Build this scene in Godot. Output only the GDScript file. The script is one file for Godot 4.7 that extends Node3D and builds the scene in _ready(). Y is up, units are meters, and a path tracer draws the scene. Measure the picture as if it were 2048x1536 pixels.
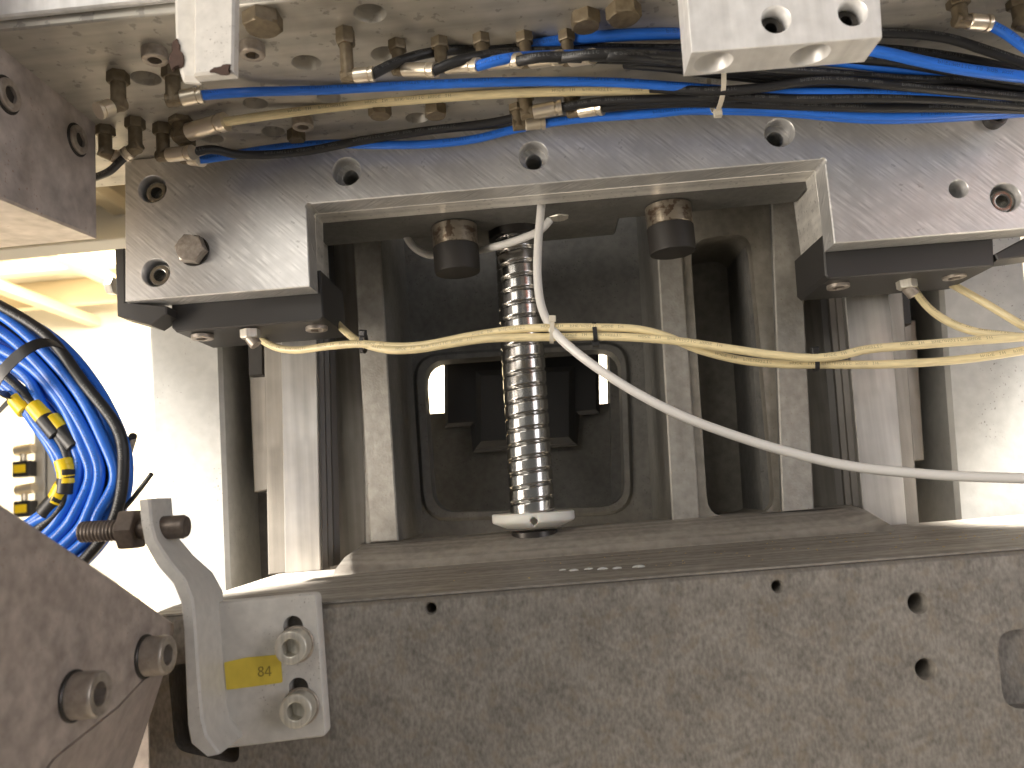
extends Node3D
# Machine tool slide seen from close by: ground gantry plate on two guide rails, ball screw, hoses and fittings. Metres, y up.

const UNDERSIDE := 1.44275
var M := {}
var base_of := {}
var taken := {}
var rng := RandomNumberGenerator.new()


# ---------------------------------------------------------------- geometry
class Geo:
	var v := PackedVector3Array()
	var t := PackedVector2Array()
	var n := PackedVector3Array()
	var closed := true
	var crease := 38.0
	var origin := Vector3.ZERO

	func tri(a: Vector3, b: Vector3, c: Vector3) -> void:
		v.append(a); v.append(b); v.append(c)

	func quad(a: Vector3, b: Vector3, c: Vector3, d: Vector3) -> void:
		tri(a, b, c); tri(a, c, d)

	func signed_volume(from: int) -> float:
		var s := 0.0
		var o := v[from]
		for i in range(from, v.size(), 3):
			s += (v[i] - o).dot((v[i + 1] - o).cross(v[i + 2] - o))
		return s

	func orient(from: int) -> void:
		# outward faces run clockwise
		if signed_volume(from) > 0.0:
			for i in range(from, v.size(), 3):
				var a := v[i + 1]
				v[i + 1] = v[i + 2]
				v[i + 2] = a

	func rings(list: Array, cap_a := true, cap_b := true) -> void:
		# list of closed rings with equal counts, joined one to the next
		var from := v.size()
		for r in list.size() - 1:
			var p: PackedVector3Array = list[r]
			var q: PackedVector3Array = list[r + 1]
			for i in p.size():
				var j := (i + 1) % p.size()
				quad(p[i], p[j], q[j], q[i])
		for e in 2:
			if (e == 0 and not cap_a) or (e == 1 and not cap_b):
				continue
			var p: PackedVector3Array = list[0] if e == 0 else list[-1]
			var c := Vector3.ZERO
			for x in p:
				c += x
			c /= p.size()
			for i in p.size():
				var j := (i + 1) % p.size()
				if e == 0: tri(c, p[j], p[i])
				else: tri(c, p[i], p[j])
		orient(from)

	func prism(poly: PackedVector2Array, z0: float, z1: float, bevel := 0.0, x := Transform3D()) -> void:
		# polygon in x, y; back at z0, front at z1 with a chamfer
		var from := v.size()
		if Geometry2D.is_polygon_clockwise(poly):
			poly.reverse()
		var inset := PackedVector2Array()
		for i in poly.size():
			var a := poly[(i + poly.size() - 1) % poly.size()]
			var b := poly[i]
			var c := poly[(i + 1) % poly.size()]
			var n1 := Vector2(a.y - b.y, b.x - a.x).normalized()
			var n2 := Vector2(b.y - c.y, c.x - b.x).normalized()
			var m := n1 + n2
			inset.append(b + m * (bevel / maxf(0.25, 1.0 + n1.dot(n2))))
		var list := [[poly, z0], [poly, z1 - bevel]]
		if bevel > 0.0:
			list.append([inset, z1])
		for r in list.size() - 1:
			for i in poly.size():
				var j := (i + 1) % poly.size()
				var p: PackedVector2Array = list[r][0]
				var q: PackedVector2Array = list[r + 1][0]
				quad(x * Vector3(p[i].x, p[i].y, list[r][1]), x * Vector3(p[j].x, p[j].y, list[r][1]), x * Vector3(q[j].x, q[j].y, list[r + 1][1]), x * Vector3(q[i].x, q[i].y, list[r + 1][1]))
		var k := Geometry2D.triangulate_polygon(poly)
		for i in range(0, k.size(), 3):
			tri_facing(x * to3(poly[k[i]], z0), x * to3(poly[k[i + 1]], z0), x * to3(poly[k[i + 2]], z0), x.basis * Vector3(0, 0, -1))
			tri_facing(x * to3(inset[k[i]], z1), x * to3(inset[k[i + 1]], z1), x * to3(inset[k[i + 2]], z1), x.basis * Vector3(0, 0, 1))
		# the side quads run anticlockwise seen from outside: turn the whole piece once
		var flip := 0.0
		for i in range(from, from + 6, 3):
			flip += (v[i + 1] - v[i]).cross(v[i + 2] - v[i]).dot(x.basis * Vector3(poly[1].y - poly[0].y, poly[0].x - poly[1].x, 0))
		if flip > 0.0:
			for i in range(from, from + poly.size() * 6 * (list.size() - 1), 3):
				var a := v[i + 1]
				v[i + 1] = v[i + 2]
				v[i + 2] = a

	func to3(p: Vector2, z: float) -> Vector3:
		return Vector3(p.x, p.y, z)

	func tri_facing(a: Vector3, b: Vector3, c: Vector3, out: Vector3) -> void:
		if (b - a).cross(c - a).dot(out) > 0.0: tri(a, c, b)
		else: tri(a, b, c)

	func box(lo: Vector3, hi: Vector3, bevel := 0.0008) -> void:
		# a box with all twelve edges chamfered
		var from := v.size()
		var c := (lo + hi) / 2.0
		var h := (hi - lo).abs() / 2.0
		var b := minf(bevel, h[h.min_axis_index()] * 0.45)
		var list := []
		for k in [[-1.0, b], [-1.0, 0.0], [1.0, 0.0], [1.0, b]]:
			var ring := PackedVector3Array()
			var z: float = k[0] * (h.z - (0.0 if k[1] > 0.0 else b))
			var s: float = k[1]
			for q in [[1, -1, 0], [1, -1, 1], [1, 1, 0], [1, 1, 1], [-1, 1, 0], [-1, 1, 1], [-1, -1, 0], [-1, -1, 1]]:
				var corner: bool = (q[2] == 1)
				var flip: bool = q[0] * q[1] > 0
				# two points per corner, along the two sides
				var along_x: bool = corner if flip else not corner
				ring.append(c + Vector3(q[0] * (h.x - s - (b - s if along_x else 0.0)), q[1] * (h.y - s - (0.0 if along_x else b - s)), z))
			list.append(ring)
		rings(list)

	func lathe(profile: PackedVector2Array, seg := 24, x := Transform3D(), hex := []) -> void:
		# profile of (radius, height) about the y axis; rings listed in hex are six-sided, the radius being half the width across flats
		var list := []
		for k in profile.size():
			var ring := PackedVector3Array()
			for i in seg:
				var a := TAU * i / seg
				var r := profile[k].x
				if k in hex:
					r /= cos(fposmod(a + PI / 6, PI / 3) - PI / 6)
				ring.append(x * Vector3(r * cos(a), profile[k].y, r * sin(a)))
			list.append(ring)
		rings(list)

	func cyl(a: Vector3, b: Vector3, r: float, seg := 20, bevel := 0.0004, r2 := -1.0) -> void:
		var y := (b - a).normalized()
		var l := a.distance_to(b)
		var q := r if r2 < 0.0 else r2
		lathe(PackedVector2Array([Vector2(r - bevel, 0), Vector2(r, bevel), Vector2(q, l - bevel), Vector2(q - bevel, l)]), seg, Geo.frame(a, y))

	static func frame(at: Vector3, y: Vector3) -> Transform3D:
		var s := Vector3.RIGHT if absf(y.x) < 0.8 else Vector3.UP
		var z := s.cross(y).normalized()
		return Transform3D(Basis(y.cross(z), y, z), at)

	func tube(points: PackedVector3Array, r: float, steps := 10, seg := 10, per := 0.12, shift := 0.0) -> void:
		# a round hose along a smooth curve; u runs along, v around
		var pts := PackedVector3Array()
		for i in points.size() - 1:
			var p0 := points[maxi(i - 1, 0)]
			var p3 := points[mini(i + 2, points.size() - 1)]
			for k in steps:
				pts.append(points[i].cubic_interpolate(points[i + 1], p0, p3, float(k) / steps))
		pts.append(points[-1])
		var up := Vector3(0, 0, 1)
		var along := 0.0
		var rows := []
		for i in pts.size():
			var d := (pts[mini(i + 1, pts.size() - 1)] - pts[maxi(i - 1, 0)]).normalized()
			if absf(d.dot(up)) > 0.95:
				up = Vector3(0, 1, 0)
			var s := d.cross(up).normalized()
			var w := s.cross(d).normalized()
			up = w
			if i: along += pts[i].distance_to(pts[i - 1])
			var ring := []
			for k in seg + 1:
				var a := TAU * k / seg
				var nn := s * cos(a) + w * sin(a)
				ring.append([pts[i] + nn * r, nn, Vector2(along / per + shift, float(k) / seg)])
			rows.append(ring)
		for i in rows.size() - 1:
			for k in seg:
				for q in [[i, k], [i + 1, k], [i + 1, k + 1], [i, k], [i + 1, k + 1], [i, k + 1]]:
					var e = rows[q[0]][q[1]]
					v.append(e[0]); n.append(e[1]); t.append(e[2])
		for e in 2:
			var ring: Array = rows[0] if e == 0 else rows[-1]
			var c := pts[0] if e == 0 else pts[-1]
			var out := (pts[0] - pts[1]).normalized() if e == 0 else (pts[-1] - pts[-2]).normalized()
			for k in seg:
				var a: Vector3 = ring[k][0]
				var b: Vector3 = ring[k + 1][0]
				tri_facing(c, a, b, out)
				for q in 3:
					n.append(out); t.append(Vector2(0, 0))
		# side faces clockwise seen from outside
		if (v[1] - v[0]).cross(v[2] - v[0]).dot(n[0]) > 0.0:
			for i in range(0, (rows.size() - 1) * seg * 6, 3):
				var a := v[i + 1]; v[i + 1] = v[i + 2]; v[i + 2] = a
				var b := n[i + 1]; n[i + 1] = n[i + 2]; n[i + 2] = b
				var c := t[i + 1]; t[i + 1] = t[i + 2]; t[i + 2] = c

	func mesh() -> ArrayMesh:
		var box_ := AABB(v[0], Vector3.ZERO)
		for p in v:
			box_ = box_.expand(p)
		origin = box_.get_center()
		var normals := n
		if normals.is_empty():
			var face := PackedVector3Array()
			var at := {}
			for i in range(0, v.size(), 3):
				var f := (v[i + 2] - v[i]).cross(v[i + 1] - v[i])
				face.append(f)
				for k in 3:
					var key := Vector3i((v[i + k] * 200000.0).round())
					if at.has(key): at[key].append(i / 3)
					else: at[key] = [i / 3]
			var most := cos(deg_to_rad(crease))
			for i in v.size():
				var f := face[i / 3]
				var fn := f.normalized()
				var s := Vector3.ZERO
				for o in at[Vector3i((v[i] * 200000.0).round())]:
					if face[o].normalized().dot(fn) >= most:
						s += face[o]
				normals.append(s.normalized() if s.length_squared() > 0.0 else Vector3.UP)
		var moved := PackedVector3Array()
		for p in v:
			moved.append(p - origin)
		var a := []
		a.resize(Mesh.ARRAY_MAX)
		a[Mesh.ARRAY_VERTEX] = moved
		a[Mesh.ARRAY_NORMAL] = normals
		if t.size() == v.size():
			a[Mesh.ARRAY_TEX_UV] = t
		var m := ArrayMesh.new()
		m.add_surface_from_arrays(Mesh.PRIMITIVE_TRIANGLES, a)
		return m


# ---------------------------------------------------------------- objects
func thing(called: String, label: String, category: String, group := "", at := Vector3.ZERO) -> Node3D:
	var o := Node3D.new()
	o.name = numbered(called)
	add_child(o)
	o.position = at
	base_of[o] = at
	tag(o, label, category, group)
	return o


func numbered(called: String) -> String:
	taken[called] = taken.get(called, -1) + 1
	return called if taken[called] == 0 else "%s_%03d" % [called, taken[called]]


func tag(o: Node, label: String, category: String, group := "") -> void:
	o.set_meta("label", label)
	o.set_meta("category", category)
	if group:
		o.set_meta("group", group)


func obj(called: String, g: Geo, material: Material, parent: Node = null) -> MeshInstance3D:
	var o := MeshInstance3D.new()
	o.mesh = g.mesh()
	o.material_override = material
	var p: Node = parent if parent else self
	o.name = numbered(called) if parent == null else called
	p.add_child(o, true)
	o.position = g.origin - base_of.get(p, Vector3.ZERO)
	base_of[o] = g.origin
	return o


func single(called: String, g: Geo, material: Material, label: String, category: String, group := "") -> MeshInstance3D:
	var o := obj(called, g, material)
	tag(o, label, category, group)
	return o


func structure(called: String, g: Geo, material: Material, parent: Node = null) -> MeshInstance3D:
	var o := obj(called, g, material, parent)
	if parent == null:
		o.set_meta("kind", "structure")
	return o


func csg(called: String, solids: Array, cuts: Array, material: Material, parent: Node) -> CSGCombiner3D:
	# solids joined, then the cuts taken away; everything given in world coordinates
	var c := CSGCombiner3D.new()
	c.name = called
	parent.add_child(c, true)
	c.position = -base_of.get(parent, Vector3.ZERO)
	c.material_override = material
	for k in 2:
		for g: Geo in [solids, cuts][k]:
			var m := CSGMesh3D.new()
			m.name = "solid" if k == 0 else "cut"
			m.mesh = g.mesh()
			m.position = g.origin
			m.operation = CSGShape3D.OPERATION_UNION if k == 0 else CSGShape3D.OPERATION_SUBTRACTION
			m.material = material
			c.add_child(m, true)
	return c


# ---------------------------------------------------------------- textures and materials
func noise(seed_: int, freq: float, octaves := 4, w := 512, h := 512) -> PackedByteArray:
	var f := FastNoiseLite.new()
	f.seed = seed_
	f.noise_type = FastNoiseLite.TYPE_SIMPLEX_SMOOTH
	f.frequency = freq
	f.fractal_octaves = octaves
	var im := f.get_seamless_image(w, h)
	if w != 512 or h != 512:
		im.resize(512, 512, Image.INTERPOLATE_CUBIC)
	im.convert(Image.FORMAT_L8)
	return im.get_data()


func paint(w: int, h: int, f: Callable) -> ImageTexture:
	# f gives a linear colour for each pixel
	var d := PackedByteArray()
	d.resize(w * h * 3)
	for i in w * h:
		var c: Color = f.call(i)
		d[i * 3] = int(255.0 * pow(clampf(c.r, 0, 1), 0.4545))
		d[i * 3 + 1] = int(255.0 * pow(clampf(c.g, 0, 1), 0.4545))
		d[i * 3 + 2] = int(255.0 * pow(clampf(c.b, 0, 1), 0.4545))
	return ImageTexture.create_from_image(Image.create_from_data(w, h, false, Image.FORMAT_RGB8, d))


func grey(d: PackedByteArray) -> ImageTexture:
	return ImageTexture.create_from_image(Image.create_from_data(512, 512, false, Image.FORMAT_L8, d))


func relief(d: PackedByteArray, strength: float) -> ImageTexture:
	var im := Image.create_from_data(512, 512, false, Image.FORMAT_L8, d)
	im.convert(Image.FORMAT_RGBA8)
	im.bump_map_to_normal_map(strength)
	return ImageTexture.create_from_image(im)


func mat(color: Color, rough: float, metal := 0.0, tex: Texture2D = null, size := 0.1, bumps: Texture2D = null, bump := 0.5, rough_tex: Texture2D = null) -> StandardMaterial3D:
	var m := StandardMaterial3D.new()
	m.albedo_color = color.linear_to_srgb()
	m.roughness = rough
	m.metallic = metal
	m.albedo_texture = tex
	if bumps:
		m.normal_enabled = true
		m.normal_texture = bumps
		m.normal_scale = bump
	if rough_tex:
		m.roughness_texture = rough_tex
		m.roughness_texture_channel = BaseMaterial3D.TEXTURE_CHANNEL_RED
	if (tex or bumps or rough_tex) and size > 0.0:
		m.uv1_triplanar = true
		m.uv1_world_triplanar = true
		m.uv1_scale = Vector3.ONE / size
	return m


const FONT := {"A": "7E1111117E", "B": "7F49494936", "C": "3E41414122", "D": "7F4141413E", "E": "7F49494941", "I": "00417F4100", "M": "7F020C027F", "N": "7F0408107F", "P": "7F09090906", "R": "7F09192946", "T": "01017F0101", "U": "3F4040403F", "X": "6314081463", "0": "3E5149453E", "1": "00427F4000", "2": "4261514946", "5": "2745454539", "6": "3C4A494930", "8": "3649493649", "9": "064949291E", " ": "0000000000"}


func printed(body: Color, ink: Color, text: String, seed_: int) -> ImageTexture:
	# a hose sleeve, unrolled: length across, girth down, with a line of worn print
	var w := 1024
	var h := 128
	var marks := PackedByteArray()
	marks.resize(w * h)
	var r := RandomNumberGenerator.new()
	r.seed = seed_
	var x := 40
	for ch in text + "     " + text + " " + text.left(9):
		var g: String = FONT.get(ch, FONT[" "])
		for c in 5:
			var bits := g.substr(c * 2, 2).hex_to_int()
			for b in 7:
				if bits >> b & 1:
					for q in 4:
						if r.randf() > 0.25:
							var px := x + c * 2 + q % 2
							var py := 24 + b * 2 + q / 2
							if px < w: marks[py * w + px] = 1
		x += 13
	var dirt := noise(seed_, 0.02, 3)
	return paint(w, h, func(i):
		var k := dirt[(i / w * 4 % 512) * 512 + (i % w) / 2] / 255.0
		return (body.lerp(ink, 0.75) if marks[i] else body) * (0.82 + 0.3 * k))


func make_materials() -> void:
	var fine := noise(11, 0.03, 5)
	var blot := noise(12, 0.006, 4)
	var blot2 := noise(13, 0.012, 4)
	var grit := noise(14, 0.12, 3)
	var streak_v := noise(15, 0.02, 5, 512, 16)    # long down y
	var streak := noise(16, 0.02, 5, 16, 512)      # long across x
	# ground steel: crossing diagonal grinding marks
	var s1 := noise(17, 0.07, 4, 512, 24)
	var s2 := noise(27, 0.05, 3, 512, 48)
	var ground := PackedByteArray()
	ground.resize(512 * 512)
	for y in 512:
		for x in 512:
			# streaks that run down to the right
			var along := ((x + y) % 512) * 512
			var across := (x - y + 512) % 512
			ground[y * 512 + x] = (s1[along + across] * 3 + s2[along + across]) / 4
	var plate_tex := paint(512, 512, func(i):
		var g := ground[i] / 255.0
		var b := blot[i] / 255.0
		var k := clampf(0.52 + (0.2 + 0.9 * smoothstep(0.35, 0.75, blot2[i] / 255.0)) * (g - 0.5) + 0.35 * (b - 0.5) - 0.35 * smoothstep(0.8, 0.9, fine[i] / 255.0) * smoothstep(0.5, 0.7, b) + 0.10 * (fine[i] / 255.0 - 0.5), 0, 1)
		return Color(0.37, 0.367, 0.36).lerp(Color(0.86, 0.85, 0.83), k))
	M.plate = mat(Color(1, 1, 1), 0.4, 0.6, plate_tex, 0.13, relief(ground, 1.2), 0.3)
	var milled_tex := paint(512, 512, func(i):
		var k := clampf(0.5 + 0.5 * (streak[i] / 255.0 - 0.5) + 0.4 * (blot2[i] / 255.0 - 0.5) - (0.4 if fine[i] < 60 else 0.0), 0, 1)
		return Color(0.29, 0.28, 0.26).lerp(Color(0.64, 0.62, 0.575), k))
	M.milled = mat(Color(1.5, 1.5, 1.5), 0.3, 0.35, milled_tex, 0.1, relief(streak, 1.0), 0.25)
	M.underside = mat(Color(1.0, 0.98, 0.93), 0.5, 0.45, milled_tex, 0.17, relief(fine, 0.6), 0.2)
	var rail_tex := paint(512, 512, func(i):
		var k := clampf(0.55 + 0.55 * (streak_v[i] / 255.0 - 0.5) + 0.3 * (blot[i] / 255.0 - 0.5), 0, 1)
		return Color(0.3, 0.29, 0.27).lerp(Color(0.68, 0.66, 0.62), k))
	M.rail = mat(Color(1, 1, 1), 0.35, 0.8, rail_tex, 0.12, relief(streak_v, 0.8), 0.2)
	M.rail_base = mat(Color(0.55, 0.53, 0.5), 0.5, 0.6, rail_tex, 0.12, relief(grit, 0.8), 0.3)
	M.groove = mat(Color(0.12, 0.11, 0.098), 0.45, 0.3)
	# scraped casting: overlapping short scraper flakes with brown film between
	var flake := noise(18, 0.075, 4, 512, 256)
	var scraped_tex := paint(512, 512, func(i):
		var a := flake[i] / 255.0
		var k := clampf(0.5 + 0.55 * (a - 0.5) + 0.45 * (fine[i] / 255.0 - 0.5) + 0.45 * (blot[i] / 255.0 - 0.5), 0, 1)
		var c := Color(0.125, 0.113, 0.098).lerp(Color(0.35, 0.322, 0.285), k)
		return c.lerp(Color(0.2, 0.15, 0.09), 0.3 * smoothstep(0.55, 0.8, blot2[i] / 255.0)))
	M.scraped = mat(Color(1, 1, 1), 0.5, 0.35, scraped_tex, 0.085, relief(flake, 1.5), 0.35)
	var grime_tex := paint(512, 512, func(i):
		var k := clampf(0.45 + 0.8 * (streak[i] / 255.0 - 0.5) + 0.5 * (fine[i] / 255.0 - 0.5), 0, 1)
		var c := Color(0.17, 0.15, 0.128).lerp(Color(0.46, 0.425, 0.37), k)
		return c.lerp(Color(0.34, 0.26, 0.13), 0.7 * smoothstep(0.72, 0.8, grit[i] / 255.0) * smoothstep(0.5, 0.75, blot2[i] / 255.0)))
	M.grime = mat(Color(1, 1, 1), 0.55, 0.2, grime_tex, 0.14, relief(fine, 1.5), 0.6)
	# painted cast iron inside the column
	var cast_tex := paint(512, 512, func(i):
		var k := clampf(0.5 + 0.5 * (fine[i] / 255.0 - 0.5) + 0.5 * (blot[i] / 255.0 - 0.5), 0, 1)
		var c := Color(0.09, 0.088, 0.081).lerp(Color(0.19, 0.185, 0.17), k)
		return c.lerp(Color(0.03, 0.022, 0.016), 0.8 * smoothstep(0.74, 0.8, grit[i] / 255.0) * smoothstep(0.5, 0.62, blot2[i] / 255.0)))
	M.cast = mat(Color(1, 1, 1), 0.55, 0.1, cast_tex, 0.15, relief(fine, 1.5), 0.5)
	var rib_tex := paint(512, 512, func(i):
		var k := clampf(0.55 + 0.5 * (fine[i] / 255.0 - 0.5) + 0.35 * (blot2[i] / 255.0 - 0.5) + 0.3 * (streak_v[i] / 255.0 - 0.5), 0, 1)
		return Color(0.22, 0.205, 0.175).lerp(Color(0.46, 0.44, 0.4), k).lerp(Color(0.2, 0.12, 0.06), 0.6 * smoothstep(0.84, 0.88, grit[i] / 255.0)))
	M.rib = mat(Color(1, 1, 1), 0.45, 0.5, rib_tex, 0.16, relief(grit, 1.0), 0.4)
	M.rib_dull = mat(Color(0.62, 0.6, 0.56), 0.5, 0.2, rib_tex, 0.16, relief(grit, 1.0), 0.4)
	# brown-grey rough steel of the near castings
	var rusty_tex := paint(512, 512, func(i):
		var k := clampf(0.5 + 0.6 * (fine[i] / 255.0 - 0.5) + 0.8 * (blot2[i] / 255.0 - 0.5), 0, 1)
		var c := Color(0.2, 0.172, 0.153).lerp(Color(0.4, 0.355, 0.325), k)
		return c.lerp(Color(0.17, 0.085, 0.045), 0.75 * smoothstep(0.78, 0.86, grit[i] / 255.0) * smoothstep(0.55, 0.7, blot[i] / 255.0)))
	M.rusty = mat(Color(1.38, 1.34, 1.29), 0.52, 0.2, rusty_tex, 0.12, relief(fine, 1.5), 0.4)
	M.housing = mat(Color(1.6, 1.62, 1.65), 0.45, 0.3, rusty_tex, 0.19, relief(fine, 1.0), 0.3)
	# grey machine paint
	var paint_tex := paint(512, 512, func(i):
		var k := fine[i] / 255.0
		var c := Color(0.4, 0.4, 0.38) * (0.9 + 0.2 * k)
		return c.lerp(Color(0.1, 0.085, 0.07), 0.8 * smoothstep(0.8, 0.84, grit[i] / 255.0) * smoothstep(0.62, 0.7, blot[i] / 255.0)))
	M.paint = mat(Color(1, 1, 1), 0.42, 0.0, paint_tex, 0.2, relief(fine, 0.7), 0.3)
	M.white_paint = mat(Color(1.48, 1.42, 1.38), 0.4, 0.0, paint_tex, 0.11, relief(fine, 0.8), 0.25)
	M.chip = mat(Color(0.2, 0.12, 0.09), 0.7, 0.1, rusty_tex, 0.05)
	# bare aluminium block
	var alu_tex := paint(512, 512, func(i):
		var k := clampf(0.5 + 0.6 * (streak_v[i] / 255.0 - 0.5) + 0.7 * (blot2[i] / 255.0 - 0.5), 0, 1)
		return Color(0.66, 0.65, 0.63).lerp(Color(0.92, 0.91, 0.89), k))
	M.aluminium = mat(Color(1, 1, 1), 0.42, 0.35, alu_tex, 0.09, relief(fine, 0.8), 0.25)
	M.chrome = mat(Color(0.46, 0.45, 0.43), 0.2, 1.0)
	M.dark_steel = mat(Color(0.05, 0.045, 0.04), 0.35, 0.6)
	M.zinc = mat(Color(1.3, 1.27, 1.17), 0.34, 0.5, rail_tex, 0.03)
	M.zinc_dull = mat(Color(1.3, 1.3, 1.22), 0.4, 0.55, rusty_tex, 0.06)
	M.dark_zinc = mat(Color(0.26, 0.25, 0.225), 0.25, 0.9)
	M.black_bolt = mat(Color(0.09, 0.085, 0.08), 0.35, 0.7)
	var brass_tex := paint(512, 512, func(i):
		var k := clampf(0.5 + 0.9 * (blot2[i] / 255.0 - 0.5), 0, 1)
		return Color(0.24, 0.17, 0.09).lerp(Color(0.5, 0.385, 0.23), k))
	M.brass = mat(Color(0.5, 0.53, 0.58), 0.5, 0.45, brass_tex, 0.04)
	M.nickel = mat(Color(0.74, 0.66, 0.53), 0.32, 0.85)
	M.black_plastic = mat(Color(0.018, 0.017, 0.017), 0.42)
	M.rubber = mat(Color(0.022, 0.019, 0.016), 0.6)
	M.wiper = mat(Color(0.035, 0.033, 0.031), 0.5, 0.1)
	var rusty_shaft := paint(512, 512, func(i):
		var k := smoothstep(0.5, 0.66, blot2[i] / 255.0 + 0.25 * (fine[i] / 255.0 - 0.5))
		return Color(0.33, 0.285, 0.22).lerp(Color(0.13, 0.085, 0.055), k))
	M.rusty_shaft = mat(Color(1, 1, 1), 0.34, 0.7, rusty_shaft, 0.06)
	M.stud = mat(Color(0.5, 0.46, 0.42), 0.45, 0.5, rusty_tex, 0.05)
	M.nylon = mat(Color(0.74, 0.72, 0.66), 0.35)
	M.nylon.subsurf_scatter_enabled = true
	M.nylon.subsurf_scatter_strength = 0.15
	M.white_hose = mat(Color(0.72, 0.7, 0.66), 0.28)
	M.tie_white = mat(Color(0.6, 0.55, 0.45), 0.4)
	M.yellow_tag = mat(Color(0.72, 0.5, 0.02), 0.45, 0.0, grey(noise(30, 0.01, 3)), 0.08)
	M.yellow_tag.albedo_texture = paint(512, 512, func(i): return Color(0.74, 0.57, 0.07) * (0.9 + 0.2 * blot2[i] / 255.0))
	M.yellow_tag.albedo_color = Color.WHITE
	M.marker = mat(Color(0.85, 0.6, 0.012), 0.35)
	M.ink = mat(Color(0.26, 0.19, 0.035), 0.7)
	M.swarf = mat(Color(0.6, 0.43, 0.16), 0.4, 0.6)
	M.grease = mat(Color(0.55, 0.55, 0.52), 0.2)
	var blue := Color(0.022, 0.17, 0.72)
	var black := Color(0.012, 0.012, 0.013)
	var cream := Color(0.8, 0.68, 0.4)
	for k in [["blue", blue, Color(0.004, 0.012, 0.06), "PNEUMATIC 10 BAR MAX"], ["black", black, Color(0.25, 0.25, 0.24), "PNEUMATIC 62598 BAR MAX"], ["cream", cream, Color(0.1, 0.07, 0.03), "MADE IN  PNEUMATIC"]]:
		M[k[0]] = mat(Color(1, 1, 1), 0.32, 0.0, printed(k[1], k[2], k[3], 40), 0.0)
	M.black.roughness = 0.45
	M.light_blue = mat(Color(0.03, 0.2, 0.75), 0.3)
	# hall behind
	M.hall_wall = mat(Color(0.74, 0.72, 0.66), 0.8)
	M.hall_ceiling = mat(Color(0.74, 0.69, 0.57), 0.8)
	M.beam = mat(Color(0.68, 0.58, 0.4), 0.7)
	M.floor = mat(Color(0.42, 0.4, 0.37), 0.6)
	M.cabinet = mat(Color(0.5, 0.5, 0.49), 0.5)


# ---------------------------------------------------------------- small hardware
func cap_screw(parent: Node, at: Vector3, out: Vector3, r: float, h: float, material: Material, called := "cap_screw", turn := 0.0) -> MeshInstance3D:
	var g := Geo.new()
	var f := Geo.frame(at, out.normalized()) * Transform3D(Basis(Vector3.UP, turn), Vector3.ZERO)
	var s := r * 0.5
	g.lathe(PackedVector2Array([Vector2(r * 0.98, 0), Vector2(r, h * 0.1), Vector2(r, h * 0.86), Vector2(r * 0.97, h * 0.95), Vector2(r * 0.9, h), Vector2(s * 1.22, h), Vector2(s * 1.05, h * 0.96), Vector2(s, h * 0.9), Vector2(s, h * 0.08), Vector2(s * 0.1, h * 0.02)]), 24, f, [7, 8])
	return obj(called, g, material, parent)


func hex_bolt(parent: Node, at: Vector3, out: Vector3, r: float, h: float, material: Material, called := "hex_bolt", turn := 0.0) -> MeshInstance3D:
	var g := Geo.new()
	var f := Geo.frame(at, out.normalized()) * Transform3D(Basis(Vector3.UP, turn), Vector3.ZERO)
	g.lathe(PackedVector2Array([Vector2(r, 0), Vector2(r, h * 0.86), Vector2(r * 0.97, h), Vector2(r * 0.2, h * 1.01)]), 24, f, [0, 1])
	return obj(called, g, material, parent)


func counterbore(at: Vector3, out: Vector3, r: float, deep: float, r2 := 0.0, deep2 := 0.0) -> Geo:
	# cutter: a chamfered lip, a flat-bottomed bore and, if asked, a smaller hole below
	var g := Geo.new()
	var y := out.normalized()
	var p := PackedVector2Array([Vector2(r + 0.0016, 0.001), Vector2(r + 0.0006, 0), Vector2(r, -0.0006), Vector2(r, -deep)])
	if r2 > 0.0:
		p.append(Vector2(r2 + 0.0005, -deep))
		p.append(Vector2(r2, -deep - 0.0005))
		p.append(Vector2(r2, -deep2))
	g.lathe(p, 32, Geo.frame(at, y))
	return g


func hose(called: String, points: Array, r: float, material: Material, label: String, group := "", category := "hose", steps := 8) -> MeshInstance3D:
	var g := Geo.new()
	g.tube(PackedVector3Array(points), r, steps, 12, 0.16, rng.randf())
	return single(called, g, material, label, category, group)


func fitting(parent: Node, root: Vector3, elbow: Vector3, end: Vector3, r := 0.0046) -> void:
	# push-in elbow: hexagon on the plate, stem, elbow body (the part), collar and release ring (its pieces)
	var down := (elbow - root)
	var g := Geo.new()
	var l := down.length()
	g.lathe(PackedVector2Array([Vector2(r * 1.2, 0), Vector2(r * 1.25, l * 0.28), Vector2(r * 1.1, l * 0.34)]), 24, Geo.frame(root, down / l), [0, 1, 2])
	g.cyl(root + down * 0.3, elbow + down.normalized() * r * 0.6, r * 0.95, 16)
	var d := (end - elbow).normalized()
	g.cyl(elbow - d * r * 0.9, elbow + d * r * 1.2, r * 0.9, 16)
	var o := obj("elbow_fitting", g, M.brass, parent)
	var c := Geo.new()
	var m := elbow.distance_to(end)
	c.lathe(PackedVector2Array([Vector2(r * 0.8, r * 0.9), Vector2(r * 1.05, r * 1.1), Vector2(r * 1.05, m * 0.8), Vector2(r * 0.9, m * 0.81), Vector2(r * 0.9, m * 0.87), Vector2(r * 1.1, m * 0.88), Vector2(r * 1.1, m), Vector2(r * 0.7, m)]), 20, Geo.frame(elbow, d))
	obj("collar", c, M.nickel, o)


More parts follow.
